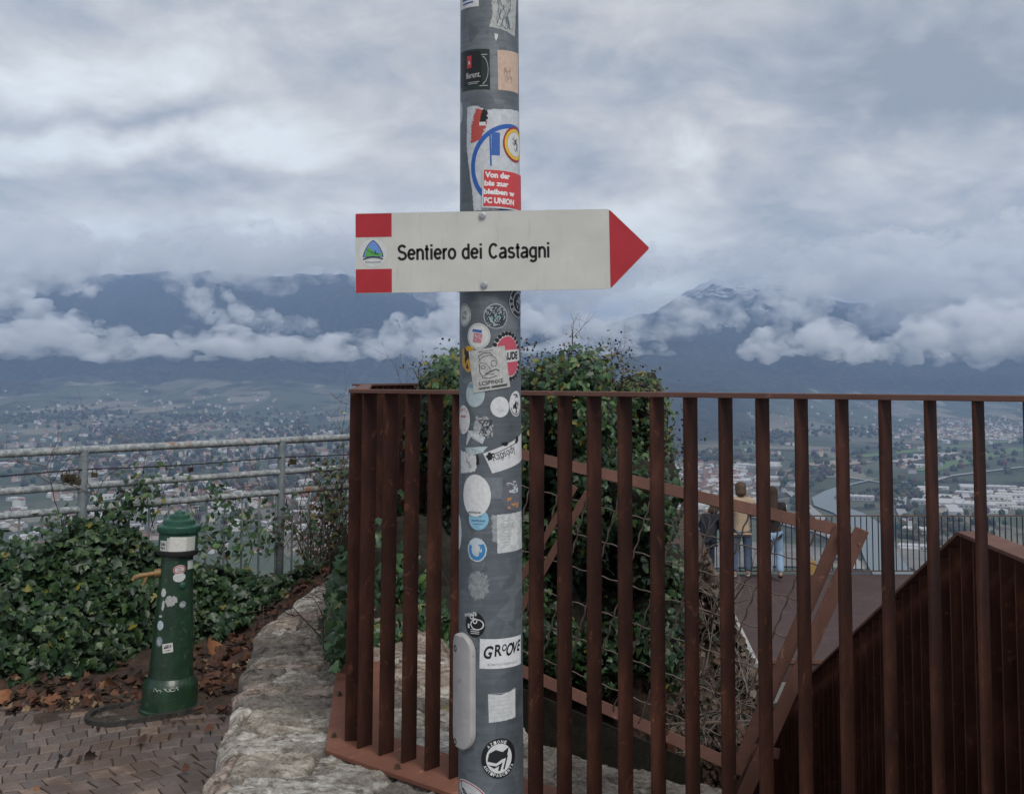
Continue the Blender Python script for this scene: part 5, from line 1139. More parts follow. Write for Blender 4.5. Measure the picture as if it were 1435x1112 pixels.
# ---------------------------------------------------------------- leaf litter
r = np.random.RandomState(61); Pn = []; Nn = []; sz = []
def dry_cols(n):
    base = np.array([(.12, .05, .03), (.08, .038, .025), (.17, .085, .045), (.05, .03, .022), (.24, .16, .09)]); return base[r.choice(5, n, p=[.30, .30, .10, .24, .06])] * r.uniform(.5, 1.1, (n, 1))
while len(Pn) < 1700:
    k = r.rand()
    if k < .45: X, Y = r.uniform(-2.3, -1.2), r.uniform(5.2, 8.0)
    elif k < .8: X = r.uniform(-4.2, -1.3); Y = sett_line(X) + r.exponential(.22)
    else: X, Y = r.uniform(-4.5, -1.1), r.uniform(3.8, 5.4)
    if X > wall_left(Y) - .01: continue
    qx, qy = (X - R0.x) * pdn.x + (Y - R0.y) * pdn.y, (X - R0.x) * pe.x + (Y - R0.y) * pe.y
    if -.19 < qx < Lh + .16 and abs(qy) < .18 and r.rand() > .04: continue
    dw = wall_left(Y) - X
    if k >= .8 and r.rand() > .10 + .5 * math.exp(-dw / .15): continue
    z = soil_z(X, Y) if Y > sett_line(X) else ZG + .006
    Pn.append((X, Y, z + r.uniform(.004, .03))); Nn.append((r.normal(0, .35), r.normal(0, .35) - .2, 1)); sz.append(r.uniform(.018, .062) if Y > sett_line(X) else r.uniform(.015, .05))
o = leaves_mesh('leaf_litter', Pn, Nn, sz, dry_cols(len(Pn)), None, M_dryleaf, DRY, droop=0, seed=10, curl=1.2); tag(o, kind='stuff', label='red-brown dead leaves scattered on the ground by the wall')
# big single leaves at the foot of the hedge
for (px, py, s_, n_) in ((112, 935, .16, 1), (160, 965, .10, 2), (175, 915, .09, 3), (10, 985, .09, 4), (75, 988, .08, 5), (310, 870, .12, 6), (300, 915, .10, 7)):
    p = ground_hit(px, py) + Vector((0, -.02, .03)); q_ = np.random.RandomState(n_)
    o = leaves_mesh('dead_leaf', [p], [(q_.normal(0, .3), -.7, .7)], [s_], [np.array((.20, .085, .04)) * q_.uniform(.7, 1.2)], None, M_dryleaf, DRY, seed=n_, curl=1.5)
    tag(o, 'large curled reddish-brown dead leaf lying at the foot of the ivy hedge', 'leaf', 'large dead leaves below the hedge')
# ---------------------------------------------------------------- slope below the wall, bank of earth beside the stairs
bk = MB(); NX_, NY_ = 90, 110
def bank_edge(Z):  # X of the bank's right edge at depth Z
    return 1.05 + max(0, (-1.3 - Z)) * .38
for j in range(NY_):
    w = j / (NY_ - 1); Z = -1.25 - 5.6 * w
    for i in range(NX_):
        u = i / (NX_ - 1); X = -1.6 + (bank_edge(Z) + 1.6) * u
        Y = 8.75 - 1.1 * w * 2.2 + fbm(X * 1.3, Z * 1.3, 5, 6) * .45 + fbm(X * 6, Z * 6, 2, 4) * .12
        if j < 3: Y += (3 - j) * .6
        if i > NX_ - 5: Y += (i - NX_ + 5) * .5
        bk.v.append((X, Y, Z))
for j in range(NY_ - 1):
    for i in range(NX_ - 1): a = j * NX_ + i; bk.f.append((a, a + NX_, a + NX_ + 1, a + 1)); bk.m.append(0); bk.c.append(None)
tag(bk.build('earth_bank', M_soil, smooth=True), kind='structure')
r = np.random.RandomState(71); Pn = []
for _ in range(2600):
    px, py = r.uniform(935, 1075), r.uniform(770, 1105); p0 = at_y(px, py, 8.2); w = (-1.25 - p0.z) / 5.6
    if p0.z > -1.3 or w > .5: continue
    Yb = 8.75 - 2.42 * w + fbm(p0.x * 1.3, p0.z * 1.3, 5, 6) * .45 - .08; p = at_y(px, py, Yb + r.uniform(-.06, .05))
    if p.x > bank_edge(p.z) - .1: continue
    Pn.append(p)
cb_ = np.array([(.10, .06, .04), (.15, .105, .08), (.06, .04, .03), (.20, .16, .13), (.03, .045, .02)])[r.choice(5, len(Pn), p=[.3, .22, .26, .1, .12])] * r.uniform(.5, 1.2, (len(Pn), 1))
o = leaves_mesh('bank_litter', Pn, [(r.normal(0, .5), -.8, .5) for _ in Pn], r.uniform(.02, .06, len(Pn)), cb_, None, M_dryleaf, DRY, seed=17); tag(o, kind='stuff', label='dry leaves and roots covering the earth bank beside the stairs')
rt = empty('dead_shrub', at_y(1000, 900, 7.6), 'tangle of bare grey roots and twigs on the earth bank by the deck', 'shrub')
twigs('stems', [at_y(960 + (i * 17) % 90, 840 + (i * 29) % 240, 7.6 + (i % 3) * .1) for i in range(26)], rt, pbr('grey_twig', (.17, .145, .125), .85, 0, .3, 30), n=4, ln=.45, r0=.009, seed=15, depth=2, updir=(.2, -.2, .6))
# lower slope under everything, down to the valley hillside
sl = MB(); XS_ = np.linspace(-14, 40, 60); YS_ = [1.5, 3, 5, 7, 9, 12, 16, 20, 24, 30, 40, 52, 64]
for Y in YS_:
    for X in XS_: z = -4.6 - max(0, Y - 7) * .10 - max(0, Y - 22) * .50 + fbm(X * .3, Y * .3, 1, 4) * .3; z -= (2.4 if X < 0 else 0) * min(1, -X if X < 0 else 0); sl.v.append((X, Y, z))
for j in range(len(YS_) - 1):
    for i in range(59): a = j * 60 + i; sl.f.append((a, a + 1, a + 61, a + 60)); sl.m.append(0); sl.c.append(None)
tag(sl.build('slope', M_soil, smooth=True), kind='structure')

# ---------------------------------------------------------------- leaning mesh panel beside the stairs
mp_ = empty('mesh_railing', at_y(1000, 1060, 4.6), 'leaning rust-brown frame filled with crimped wire mesh behind the bars', 'railing')
D0, D1 = 5.3, 4.7
def mpt(px, py): return at_y(px, py, D0 + (D1 - D0) * (px - 700) / 500)
TL, TR = mpt(700, 629), mpt(1178, 743); BL_, BR_ = mpt(640, 898), mpt(1036, 1076)
frn = Vector((0, -1, .2)).normalized()
def fbar(a, b_, w, t_, name, m_=None, depth=0):
    q_ = MB(); a = Vector(a) + frn * depth; b_ = Vector(b_) + frn * depth; ax = (b_ - a).normalized(); side = frn.cross(ax).normalized()
    q_.bar(a, b_, w, t_, up=side); q_.build(name, m_ or M_rail, mp_, bevel=.002)
fbar(TL, TR, .052, .012, 'top_rail'); fbar(BL_, BR_, .052, .012, 'bottom_rail')
fbar(mpt(824, 690), mpt(700, 905), .036, .010, 'post', depth=.012); fbar(mpt(806, 682), mpt(684, 890), .030, .010, 'post', depth=.026)
fbar(mpt(1178, 738), mpt(1030, 1082), .058, .012, 'post', depth=.014)
fbar(mpt(1204, 742), mpt(1040, 1112), .062, .012, 'post', depth=.05); fbar(mpt(1176, 745), mpt(1205, 762), .03, .04, 'bracket', depth=.03)
def lerp(a, b_, t_): return a + (b_ - a) * t_
def crimp(a, b_, seed=0, n_=120, amp=.0022, ph=0):
    ax = (b_ - a).normalized(); sd_ = frn.cross(ax).normalized(); ln = (b_ - a).length
    return [a + (b_ - a) * (i / n_) + sd_ * amp * math.sin(2 * math.pi * (i / n_) * ln / .075 + ph) + frn * amp * .7 * math.cos(2 * math.pi * (i / n_) * ln / .075 + ph) for i in range(n_ + 1)]
for k in range(1, 7):
    t_ = k / 6.6; q_ = MB(); q_.tube(crimp(lerp(TL, BL_, t_), lerp(TR, BR_, t_), ph=k), .0032, 5); q_.build('mesh_wire', M_wire, mp_, smooth=True)
for k in range(0, 11):
    u = (k + .35) / 11; q_ = MB(); q_.tube(crimp(lerp(TL, TR, u) + frn * .004, lerp(BL_, BR_, u) + frn * .004, ph=k * 2, amp=.003), .0040, 5); q_.build('mesh_wire', M_wire, mp_, smooth=True)
# lower stair frame seen under the panel: two braces and a stringer
sf = empty('steel_bracing', at_y(1060, 1110, 5.2), 'dark rust-brown steel braces carrying the stairs below the mesh railing', 'bracing')
def sbar(a, b_, w, t_, name, m_=M_rail):
    q_ = MB(); ax = (Vector(b_) - Vector(a)).normalized(); q_.bar(a, b_, w, t_, up=Vector((0, -1, .2)).cross(ax)); q_.build(name, m_, sf, bevel=.002)
sbar(at_y(1128, 925, 5.0), at_y(1030, 1122, 5.0), .05, .012, 'brace'); sbar(at_y(935, 1030, 5.4), at_y(962, 1118, 5.4), .03, .012, 'brace', M_corwall)
sbar(at_y(930, 1014, 6.2), at_y(1068, 1009, 6.2), .012, .012, 'stringer', M_wire); sbar(at_y(1030, 1008, 6.2), at_y(1045, 1030, 6.2), .02, .01, 'bracket')
sbar(at_y(1040, 1046, 5.6), at_y(1092, 1056, 5.6), .05, .02, 'bracket')
q_ = MB(); a_, b_, c_, d__ = [at_y(x, y, Y) for x, y, Y in ((640, 925, 5.75), (985, 1072, 5.3), (985, 1290, 5.3), (640, 1240, 5.75))]; q_.prism([a_, b_, c_, d__], (0, .012, 0)); q_.build('shade_sheet', M_core, sf)  # black sheet added below the bottom rail, standing in for deep shade
# ---------------------------------------------------------------- fin parapet of the stairs (right)
WX = 1.16
def on_wx(px, py): r = ray(px, py); return r * (WX / r.x)
pk = on_wx(1345, 744); rg = on_wx(1437, 786); lo = on_wx(1130, 950); sld = (lo - pk) / (lo.y - pk.y); zr = pk.z
fin = empty('stair_parapet', Vector((WX, pk.y, -4.5)), 'dark rust-brown parapet of upright fins with sloping coping, descending to the deck', 'parapet')
EY = pk.y + 5.6
q_ = MB(); q_.box(Vector((WX + .035, (pk.y + 1.0) / 2, zr - .006)), (.045, 0, 0), (0, (pk.y - 1.0) / 2, 0), (0, 0, .006)); q_.build('coping', M_rail, fin, bevel=.002)
a = pk; b_ = pk + sld * (EY - pk.y); q_ = MB(); dn = sld.normalized(); nup = Vector((0, -dn.z, dn.y)); nup = nup if nup.z > 0 else -nup
q_.box((a + b_) / 2 + Vector((.035, 0, 0)) - nup * .006, (b_ - a) / 2, (.045, 0, 0), nup * .006); q_.build('coping', M_rail, fin, bevel=.002)
y = 1.05; k = 0
while y < EY - .05:
    zt = (zr if y < pk.y else (pk + sld * (y - pk.y)).z) - .016; q_ = MB(); zb = -2.4 if y < 3.6 else min(-2.4, zt - .95)
    q_.box((WX + .030, y, (zt + zb) / 2), (.028, 0, 0), (0, .005, 0), (0, 0, (zt - zb) / 2)); q_.build('fin', M_corwall, fin); y += .105
q_ = MB(); q_.add([(WX + .064, 1.0, zr - .05), (WX + .064, pk.y, zr - .05), (WX + .064, EY, b_.z - .05), (WX + .064, EY, b_.z - 1.6), (WX + .064, 4.2, -3.4), (WX + .064, 1.0, -3.4)], [(0, 1, 2, 3, 4, 5)])
q_.prism([Vector(p) for p in q_.v[:6]], (.006, 0, 0)); q_.v = q_.v[6:]; q_.f = [tuple(i - 6 for i in f) for f in q_.f[1:]]; q_.m = q_.m[1:]; q_.c = q_.c[1:]
q_.build('back_plate', M_corwall, fin)
# stair treads behind the parapet, out of sight from here
stp = empty('steel_stairs', Vector((1.7, 5.0, -4)), 'rust-brown steel steps descending behind the fin parapet', 'stairs')
for k in range(14):
    y = pk.y + .1 + k * .30; z = zr - 1.0 - k * .30 * -sld.z; q_ = MB(); q_.box((WX + .62, y, z), (.54, 0, 0), (0, .15, 0), (0, 0, .01)); q_.build('tread', M_deck, stp)
# ---------------------------------------------------------------- viewing deck far below
ZD = ray(1100, 808).z * 20.7; print('deck', ZD)
dk = MB(); dl = at_z(1058, 928, ZD); dlf = at_z(985, 806, ZD); YB = at_z(1200, 804, ZD).y
dk.prism([Vector((dl.x, dl.y, ZD)), Vector((22, dl.y - .3, ZD)), Vector((22, YB, ZD)), Vector((dlf.x, YB, ZD))], (0, 0, -.25))
deck = empty('viewing_deck', Vector((dl.x, dl.y, ZD)), 'rust-brown steel viewing platform with people on it', 'platform'); dk.build('floor_plate', M_deck, deck)
q_ = MB(); q_.bar(Vector((dl.x, dl.y - .01, ZD + .02)), Vector((22, dl.y - .31, ZD + .02)), .05, .02); q_.build('edge_trim', M_rail, deck)
q_ = MB(); q_.bar(at_y(978, 760, 17.5), at_y(1060, 934, 13.6), .10, .06); q_.build('side_rail', pbr('pale_steel', (.36, .35, .34), .5, .3, .15, 8), deck)
for k in range(6): q_ = MB(); x = 4 + k * 3.2; q_.box((x, dl.y + 1.5, ZD - 1.4), (.1, 0, 0), (0, .1, 0), (0, 0, 1.15)); q_.build('support', M_corwall, deck)
dr_ = empty('deck_railing', Vector((6, YB, ZD)), 'slim dark balustrade along the far edge of the viewing deck', 'railing')
x0, x1 = dlf.x, 13.2; zt = ray(1200, 722).z * YB
q_ = MB(); q_.box(((x0 + x1) / 2, YB - .05, zt), ((x1 - x0) / 2, 0, 0), (0, .022, 0), (0, 0, .012)); q_.build('handrail', M_wire, dr_)
q_ = MB(); q_.box(((x0 + x1) / 2, YB - .05, ZD + .07), ((x1 - x0) / 2, 0, 0), (0, .02, 0), (0, 0, .012)); q_.build('bottom_rail', M_wire, dr_)
nb = 98
for i in range(nb):
    x = x0 + (x1 - x0) * (i + .5) / nb; q_ = MB(); q_.box((x, YB - .05, (zt + ZD) / 2 + .03), (.008, 0, 0), (0, .012, 0), (0, 0, (zt - ZD) / 2 - .05)); q_.build('baluster', M_dark, dr_)
# tan paper bag on the deck
p = at_z(1135, 805, ZD); bg_ = empty('paper_bag', p, 'small tan bag with a handle standing at the foot of the deck balustrade', 'bag'); M_tan = pbr('tan_paper', (.30, .19, .07), .8, 0, .15, 10)
q_ = MB(); vs = [(-.11, -.05, 0), (.11, -.05, 0), (.11, .05, 0), (-.11, .05, 0), (-.12, -.03, .26), (.12, -.03, .27), (.12, .03, .27), (-.12, .03, .26)]
q_.add([p + Vector(v) for v in vs], [(3, 2, 1, 0), (4, 5, 6, 7), (0, 1, 5, 4), (1, 2, 6, 5), (2, 3, 7, 6), (3, 0, 4, 7)]); q_.build('bag_body', M_tan, bg_, bevel=.01)
q_ = MB(); q_.tube([p + Vector((.05 * math.cos(a), 0, .26 + .09 * math.sin(a))) for a in [math.pi * i / 10 for i in range(11)]], .006, 6); q_.build('handle', M_tan, bg_, smooth=True)
# ---------------------------------------------------------------- people
M_skin = pbr('skin', (.42, .26, .19), .55, 0, .06, 20)
def body_mesh(joints, edges, radii, name, m, parent, sub=2):
    me = bpy.data.meshes.new(name); off = Vector(parent.location); me.from_pydata([Vector(j) for j in joints], edges, []); o = bpy.data.objects.new(name, me); sc.collection.objects.link(o)
    o.modifiers.new('s', 'SKIN'); 
    for i, rr_ in enumerate(radii): me.skin_vertices[0].data[i].radius = rr_ if isinstance(rr_, tuple) else (rr_, rr_)
    me.skin_vertices[0].data[0].use_root = True
    sb = o.modifiers.new('d', 'SUBSURF'); sb.levels = sub; sb.render_levels = sub
    m2 = bpy.data.meshes.new_from_object(o.evaluated_get(bpy.context.evaluated_depsgraph_get())); bpy.data.objects.remove(o); m2.name = name
    m2.materials.clear(); m2.materials.append(m); m2.polygons.foreach_set('use_smooth', [True] * len(m2.polygons)); o2 = bpy.data.objects.new(name, m2); link(o2, parent); return o2
def person(px, py, H, label, yaw, jacket, legs, shoe, hair, hair_len, lean=0, arms=None, knee=None, coat=1.0, feet=None):
    p = at_z(px, py, ZD); e = empty('person', p, label, 'person', None); e.rotation_euler = (0, 0, yaw); k = H / 1.75
    def J(x, y, z): # lean forward over the waist
        z2 = z
        if z > .95: d = z - .95; y = y - d * math.sin(lean); z2 = .95 + d * math.cos(lean)
        return (x * k, y * k, z2 * k)
    ft = feet or ((-.10, 0, 0), (.11, .02, 0)); kn = knee or ((-.10, -.03, .50), (.10, -.02, .50)); ar = arms or (((-.22, .02, 1.14), (-.20, -.14, .94)), ((.22, .02, 1.14), (.20, -.14, .94)))
    # one continuous body: pelvis root, legs to feet, spine, neck and head, arms to hands
    js = [J(0, 0, .96), J(0, 0, 1.15), J(0, 0, 1.38), J(0, -.01, 1.48), J(0, -.02, 1.56), J(0, -.03, 1.63), J(0, -.02, 1.71)]
    rs_ = [(.145 * k, .11 * k), (.13 * k, .095 * k), (.165 * k, .105 * k), .055 * k, (.062 * k, .07 * k), (.078 * k, .092 * k), (.062 * k, .075 * k)]; ed = [(i, i + 1) for i in range(6)]
    for sgn, (f_, kk, aa) in zip((-1, 1), zip(ft, kn, ar)):
        b0 = len(js); js += [J(sgn * .09, 0, .88), J(*kk), J(f_[0], f_[1] + .03, f_[2] + .09), J(f_[0], f_[1] - .04, f_[2] + .035), J(f_[0], f_[1] - .15, f_[2] + .03)]
        rs_ += [.088 * k, .058 * k, .040 * k, .04 * k, (.042 * k, .028 * k)]; ed += [(0, b0), (b0, b0 + 1), (b0 + 1, b0 + 2), (b0 + 2, b0 + 3), (b0 + 3, b0 + 4)]
        b1 = len(js); el, ha = aa; dv = (Vector(ha) - Vector(el)).normalized(); hh = Vector(ha) + dv * .09
        js += [J(sgn * .185, .0, 1.40), J(*el), J(*ha), J(*hh)]; rs_ += [.048 * k, .040 * k, .030 * k, (.036 * k, .016 * k)]; ed += [(2, b1), (b1, b1 + 1), (b1 + 1, b1 + 2), (b1 + 2, b1 + 3)]
    bd = body_mesh(js, ed, rs_, 'body', M_skin, e)
    # five fingers on each hand, ears, nose: small skinned chains rooted in the body
    fg = MB()
    for sgn, aa in zip((-1, 1), ar):
        el, ha = Vector(aa[0]), Vector(aa[1]); dv = (ha - el).normalized(); sdv = dv.cross(Vector((0, 1, 0))); sdv = sdv.normalized() if sdv.length > .1 else Vector((1, 0, 0)); pm = ha + dv * .085
        for fi, (so, ln) in enumerate(((-.030, .062), (-.010, .074), (.010, .070), (.030, .055))):
            a_ = pm + sdv * so; fg.tube([Vector(J(*a_)), Vector(J(*(a_ + dv * ln * .55))), Vector(J(*(a_ + dv * ln * .9 + Vector((0, 0, -.02)))))], [.010 * k, .009 * k, .007 * k], 6)
        a_ = ha + dv * .03 + sdv * .035 * sgn; fg.tube([Vector(J(*a_)), Vector(J(*(a_ + sdv * .03 * sgn + dv * .03))), Vector(J(*(a_ + sdv * .035 * sgn + dv * .055)))], [.011 * k, .010 * k, .008 * k], 6)
    hd = Vector(J(0, -.025, 1.645))
    fg.tube([hd + Vector((0, -.088 * k, .02)), hd + Vector((0, -.108 * k, -.012)), hd + Vector((0, -.088 * k, -.02))], [.008, .014, .008], 6)
    for s_ in (-1, 1): fg.lathe(hd + Vector((s_ * .078 * k, .005, -.005)), [(.022, 0), (.024, .006), (.014, .012)], 10, axis=(s_, .3, 0))
    fg.v = [tuple(Vector(v) + p) for v in fg.v]; o_ = fg.build('fingers_and_features', M_skin, e, smooth=True)
    ey = MB()
    for s_ in (-1, 1): ey.v += []; ey.lathe(hd + Vector((s_ * .032 * k, -.085 * k, .012)) + p, [(.011, 0), (.009, .004), (.002, .006)], 8, axis=(0, -1, 0))
    ey.build('eyes', M_black, e)
    # clothing follows the same joints, a little larger
    cj = js[:3] + [J(0, 0, .86), J(0, -.005, 1.46)]; cr = [(.165 * k * coat, .13 * k * coat), (.155 * k * coat, .12 * k * coat), (.185 * k, .125 * k), (.170 * k * coat, .135 * k * coat), (.085 * k, .08 * k)]; ce = [(0, 1), (1, 2), (0, 3), (2, 4)]
    for sgn, aa in zip((-1, 1), ar):
        b1 = len(cj); cj += [J(sgn * .19, 0, 1.40), J(*aa[0]), J(*aa[1])]; cr += [.108 * k, .076 * k, .056 * k]; ce += [(2, b1), (b1, b1 + 1), (b1 + 1, b1 + 2)]
    body_mesh(cj, ce, cr, 'jacket', jacket, e)
    tj = [J(0, 0, .95)]; tr_ = [(.155 * k, .125 * k)]; te = []
    for sgn, (f_, kk) in zip((-1, 1), zip(ft, kn)):
        b1 = len(tj); tj += [J(sgn * .09, 0, .86), J(*kk), J(f_[0], f_[1] + .03, f_[2] + .10)]; tr_ += [.105 * k, .080 * k, .074 * k]; te += [(0, b1), (b1, b1 + 1), (b1 + 1, b1 + 2)]
    body_mesh(tj, te, tr_, 'trousers', legs, e)
    for f_ in ft:
        body_mesh([J(f_[0], f_[1] + .04, f_[2] + .05), J(f_[0], f_[1] - .04, f_[2] + .045), J(f_[0], f_[1] - .16, f_[2] + .04)], [(0, 1), (1, 2)], [(.052, .048), (.052, .045), (.048, .036)], 'shoe', shoe, e)
    hj = [J(0, .005, 1.79), J(0, .0, 1.74), J(0, .035, 1.68), J(0, .05, 1.60)]; hr = [(.05 * k, .05 * k), (.110 * k, .112 * k), (.125 * k, .108 * k), (.11 * k, .08 * k)]
    z = 1.60
    while z > 1.60 - hair_len: z -= .09; hj.append(J(0, .075 + (1.6 - z) * .16, z)); hr.append((.115 * k, .06 * k))
    body_mesh(hj, [(i, i + 1) for i in range(len(hj) - 1)], hr, 'hair', hair, e); return e
M_tanj = pbr('tan_jacket', (.36, .275, .19), .85, 0, .15, 6); M_jean = pbr('blue_jeans', (.075, .105, .16), .85, 0, .25, 9); M_ljean = pbr('light_jeans', (.22, .32, .45), .85, 0, .2, 9)
M_dj = pbr('black_jacket', (.010, .012, .018), .7, 0, .3, 12); M_bj = pbr('dark_brown_jacket', (.018, .013, .014), .75, 0, .2, 10); M_hb = pbr('brown_hair', (.040, .022, .014), .75, 0, .35, 40); M_lb = pbr('light_brown_hair', (.07, .042, .027), .55, 0, .3, 40)
M_ws = pbr('pale_shoe', (.5, .47, .43), .7); M_bs = pbr('black_boot', (.015, .015, .017), .35)
# they look out over the valley: yaw pi turns the face away from the camera
person(1040, 808, 1.76, 'person in a tan jacket and blue jeans, back turned, arm stretched along the balustrade', math.pi, M_tanj, M_jean, M_ws, M_lb, .04, lean=.16,
       arms=(((-.20, -.16, 1.18), (-.16, -.36, 1.10)), ((.42, -.14, 1.36), (.60, -.26, 1.20))), feet=((-.10, .02, 0), (.16, .08, 0)), knee=((-.11, -.02, .5), (.13, .0, .5)), coat=1.05)
person(1084, 812, 1.70, 'person with long brown hair, dark jacket, light jeans and black boots at the balustrade', math.pi * .97, M_bj, M_ljean, M_bs, M_hb, .42, lean=.14,
       arms=(((-.22, -.16, 1.16), (-.12, -.38, 1.08)), ((.24, -.14, 1.16), (.16, -.36, 1.10))), feet=((-.12, .16, .05), (.08, -.02, 0)), knee=((-.12, -.04, .48), (.08, -.05, .5)))
person(990, 818, 1.56, 'person in a puffy black jacket bending down near the left end of the deck', math.pi * .8, M_dj, pbr('dark_trousers', (.02, .025, .035), .8, 0, .2, 10), M_bs, M_hb, .03, lean=.62,
       arms=(((-.24, -.12, 1.16), (-.16, -.34, 1.02)), ((.24, -.10, 1.16), (.18, -.32, 1.02))), coat=1.25)
# ---------------------------------------------------------------- the town in the valley: houses, halls, woods, river and roads
M_hw = [pbr('house_wall_' + n_, c, .9, 0, .08, .3) for n_, c in (('white', (.56, .555, .54)), ('cream', (.48, .43, .37)), ('rose', (.40, .30, .26)), ('grey', (.34, .34, .35)))]
M_rf = [pbr('roof_' + n_, c, .9, 0, .15, .4) for n_, c in (('tile', (.20, .10, .075)), ('brown', (.13, .085, .07)), ('slate', (.14, .14, .15)), ('pale', (.46, .46, .47)))]
M_win = pbr('far_window', (.05, .06, .07), .3)
def house_geo(b_, c, ang, w, d, h, rh, mi_w, mi_r, mi_g=None):
    ca2, sa2 = math.cos(ang), math.sin(ang); T = lambda x, y, z: (c[0] + x * ca2 - y * sa2, c[1] + x * sa2 + y * ca2, c[2] + z)
    vs = [T(x, y, z) for z in (-3, h) for x, y in ((-w, -d), (w, -d), (w, d), (-w, d))] + [T(-w, 0, h + rh), T(w, 0, h + rh)]
    b_.add(vs, [(0, 1, 5, 4), (1, 2, 6), (1, 6, 5), (2, 3, 7, 6), (3, 0, 4), (3, 4, 7), (5, 6, 9), (7, 4, 8)], mi_w)
    e_ = .7; vs = [T(-w - e_, -d - e_, h - e_ * rh / d + .1), T(w + e_, -d - e_, h - e_ * rh / d + .1), T(w + e_, 0, h + rh + .15), T(-w - e_, 0, h + rh + .15), T(-w - e_, d + e_, h - e_ * rh / d + .1), T(w + e_, d + e_, h - e_ * rh / d + .1)]
    b_.add(vs, [(0, 1, 2, 3), (3, 2, 5, 4)], mi_r)
    if mi_g is not None:
        for k in range(int(w)):
            for fl in range(int(h // 3)):
                x = -w + 1.2 + k * 2.0; z = 1 + fl * 3
                if x > w - 1: continue
                b_.add([T(x, -d - .03, z), T(x + .9, -d - .03, z), T(x + .9, -d - .03, z + 1.4), T(x, -d - .03, z + 1.4)], [(0, 1, 2, 3)], mi_g)
protos = []
rq = random.Random(77)
for k in range(10):
    b_ = MB(); w, d, h = rq.uniform(5, 10), rq.uniform(4, 6.5), rq.choice((6, 6, 9, 9, 12)); house_geo(b_, (0, 0, 0), 0, w, d, h, rq.uniform(1.5, 2.8), 0, 1, 2)
    b_.box((w * .4, 0.6, h + 2.2), (.4, 0, 0), (0, .4, 0), (0, 0, 1.6), 0)
    o = b_.build('house', [M_hw[k % 4], M_rf[(k * 3 % 7) % 3], M_win]); protos.append(o)
def cluster(cx0, cy0, rx, ry, n_, big=1.0): return [(rq.gauss(cx0, rx), rq.gauss(cy0, ry), big) for _ in range(n_)]
left_v = cluster(255, 603, 40, 7, 34) + cluster(340, 600, 40, 6, 26) + cluster(200, 572, 60, 7, 16) + cluster(60, 600, 50, 6, 14) + cluster(330, 575, 45, 6, 20) + cluster(70, 575, 50, 8, 10) + cluster(250, 556, 120, 6, 14) + cluster(420, 590, 30, 7, 10)
left_t = cluster(120, 650, 110, 12, 90) + cluster(330, 630, 90, 9, 80) + cluster(420, 690, 60, 20, 60) + cluster(230, 700, 120, 20, 70) + cluster(60, 620, 60, 6, 26)
right_v = cluster(1380, 600, 50, 6, 70) + cluster(1265, 607, 18, 5, 28) + cluster(1320, 590, 60, 4, 20) + cluster(1000, 665, 26, 7, 50) + cluster(1110, 585, 60, 8, 16) + cluster(1220, 570, 90, 8, 14) + cluster(975, 690, 30, 14, 46) + cluster(1180, 660, 60, 20, 12) + cluster(1400, 580, 40, 8, 10)
spots = left_v + left_t + right_v; rq.shuffle(spots)
used = 0; rest = MB(); NPLAIN = 0
RIV = [(1222, 673, 8), (1190, 680, 14), (1166, 689, 24), (1153, 699, 36), (1160, 710, 42), (1188, 720, 44), (1212, 735, 42), (1225, 760, 40), (1240, 790, 40), (1270, 830, 44)]
def on_river(px, py, w):
    for (x0, y0, _), (x1, y1, _) in zip(RIV, RIV[1:]):
        for k in range(5):
            if abs(px - (x0 + (x1 - x0) * k / 5)) < w and abs(py - (y0 + (y1 - y0) * k / 5)) < 9: return True
    return False
def ok_px(px, py):
    return py > 535 and not (1120 < px < 1250 and 640 < py < 800) and not on_river(px, py, 30)
objs_n = 0
for (px, py, big) in spots:
    if not ok_px(px, py) or py > 800: continue
    p = pzt(px, py); s = rq.uniform(.6, 1.0) * (1.0 if p.y > 1700 else .75)
    if objs_n < 296:
        o = protos[objs_n % 10] if objs_n < 10 else protos[objs_n % 10].copy()
        if objs_n >= 10: sc.collection.objects.link(o)
        o.location = p; o.rotation_euler = (0, 0, rq.uniform(0, 3.14)); o.scale = (s, s, s)
        if px < 500 and py < 615: lab, grp = 'small pale house with a dark pitched roof in the villages on the left hillside', 'hillside houses on the left'
        elif px < 500: lab, grp = 'small pale house in the town on the valley floor behind the tubular railing', 'valley town houses on the left'
        elif px > 1200 or py < 620: lab, grp = 'tiny pale house in the far town seen between the bars on the right', 'far town houses on the right'
        else: lab, grp = 'small house at the foot of the forested slope seen between the bars', 'houses seen between the middle bars'
        tag(o, lab, 'house', grp); objs_n += 1
    else: house_geo(rest, p, rq.uniform(0, 3.14), 7 * s, 5 * s, rq.choice((6, 9)), 2, rq.randrange(4), 4 + rq.randrange(3))
for _ in range(1900):
    k = rq.random()
    if k < .42: px, py = rq.uniform(-60, 500), 625 + rq.random() ** 1.3 * 150
    elif k < .55: px, py = rq.uniform(0, 500), rq.gauss(605, 12)
    elif k < .74: px, py = rq.gauss(1370, 60), rq.gauss(603, 7)
    elif k < .9: px, py = rq.gauss(985, 36), rq.gauss(682, 18)
    else: px, py = rq.uniform(1040, 1440), rq.uniform(620, 720)
    if not ok_px(px, py) or (k > .9 and fbm(px / 60, py / 30, 2, 2) < .1): continue
    if k < .55 and fbm(px / 80, py / 22, 9, 3) < .12 + (.1 if py < 640 else 0): continue
    p = pzt(px, py); s = rq.uniform(.65, 1.1) * min(1, p.y / 2600 + (.35 if px < 500 else .2)); house_geo(rest, p, rq.uniform(0, 3.14), rq.uniform(5, 10) * s, rq.uniform(4, 7) * s, rq.choice((5, 7, 9)) * s, 2 * s, rq.choice((0, 0, 1, 3, 2)), 4 + rq.choice((0, 1, 2, 3, 3)))
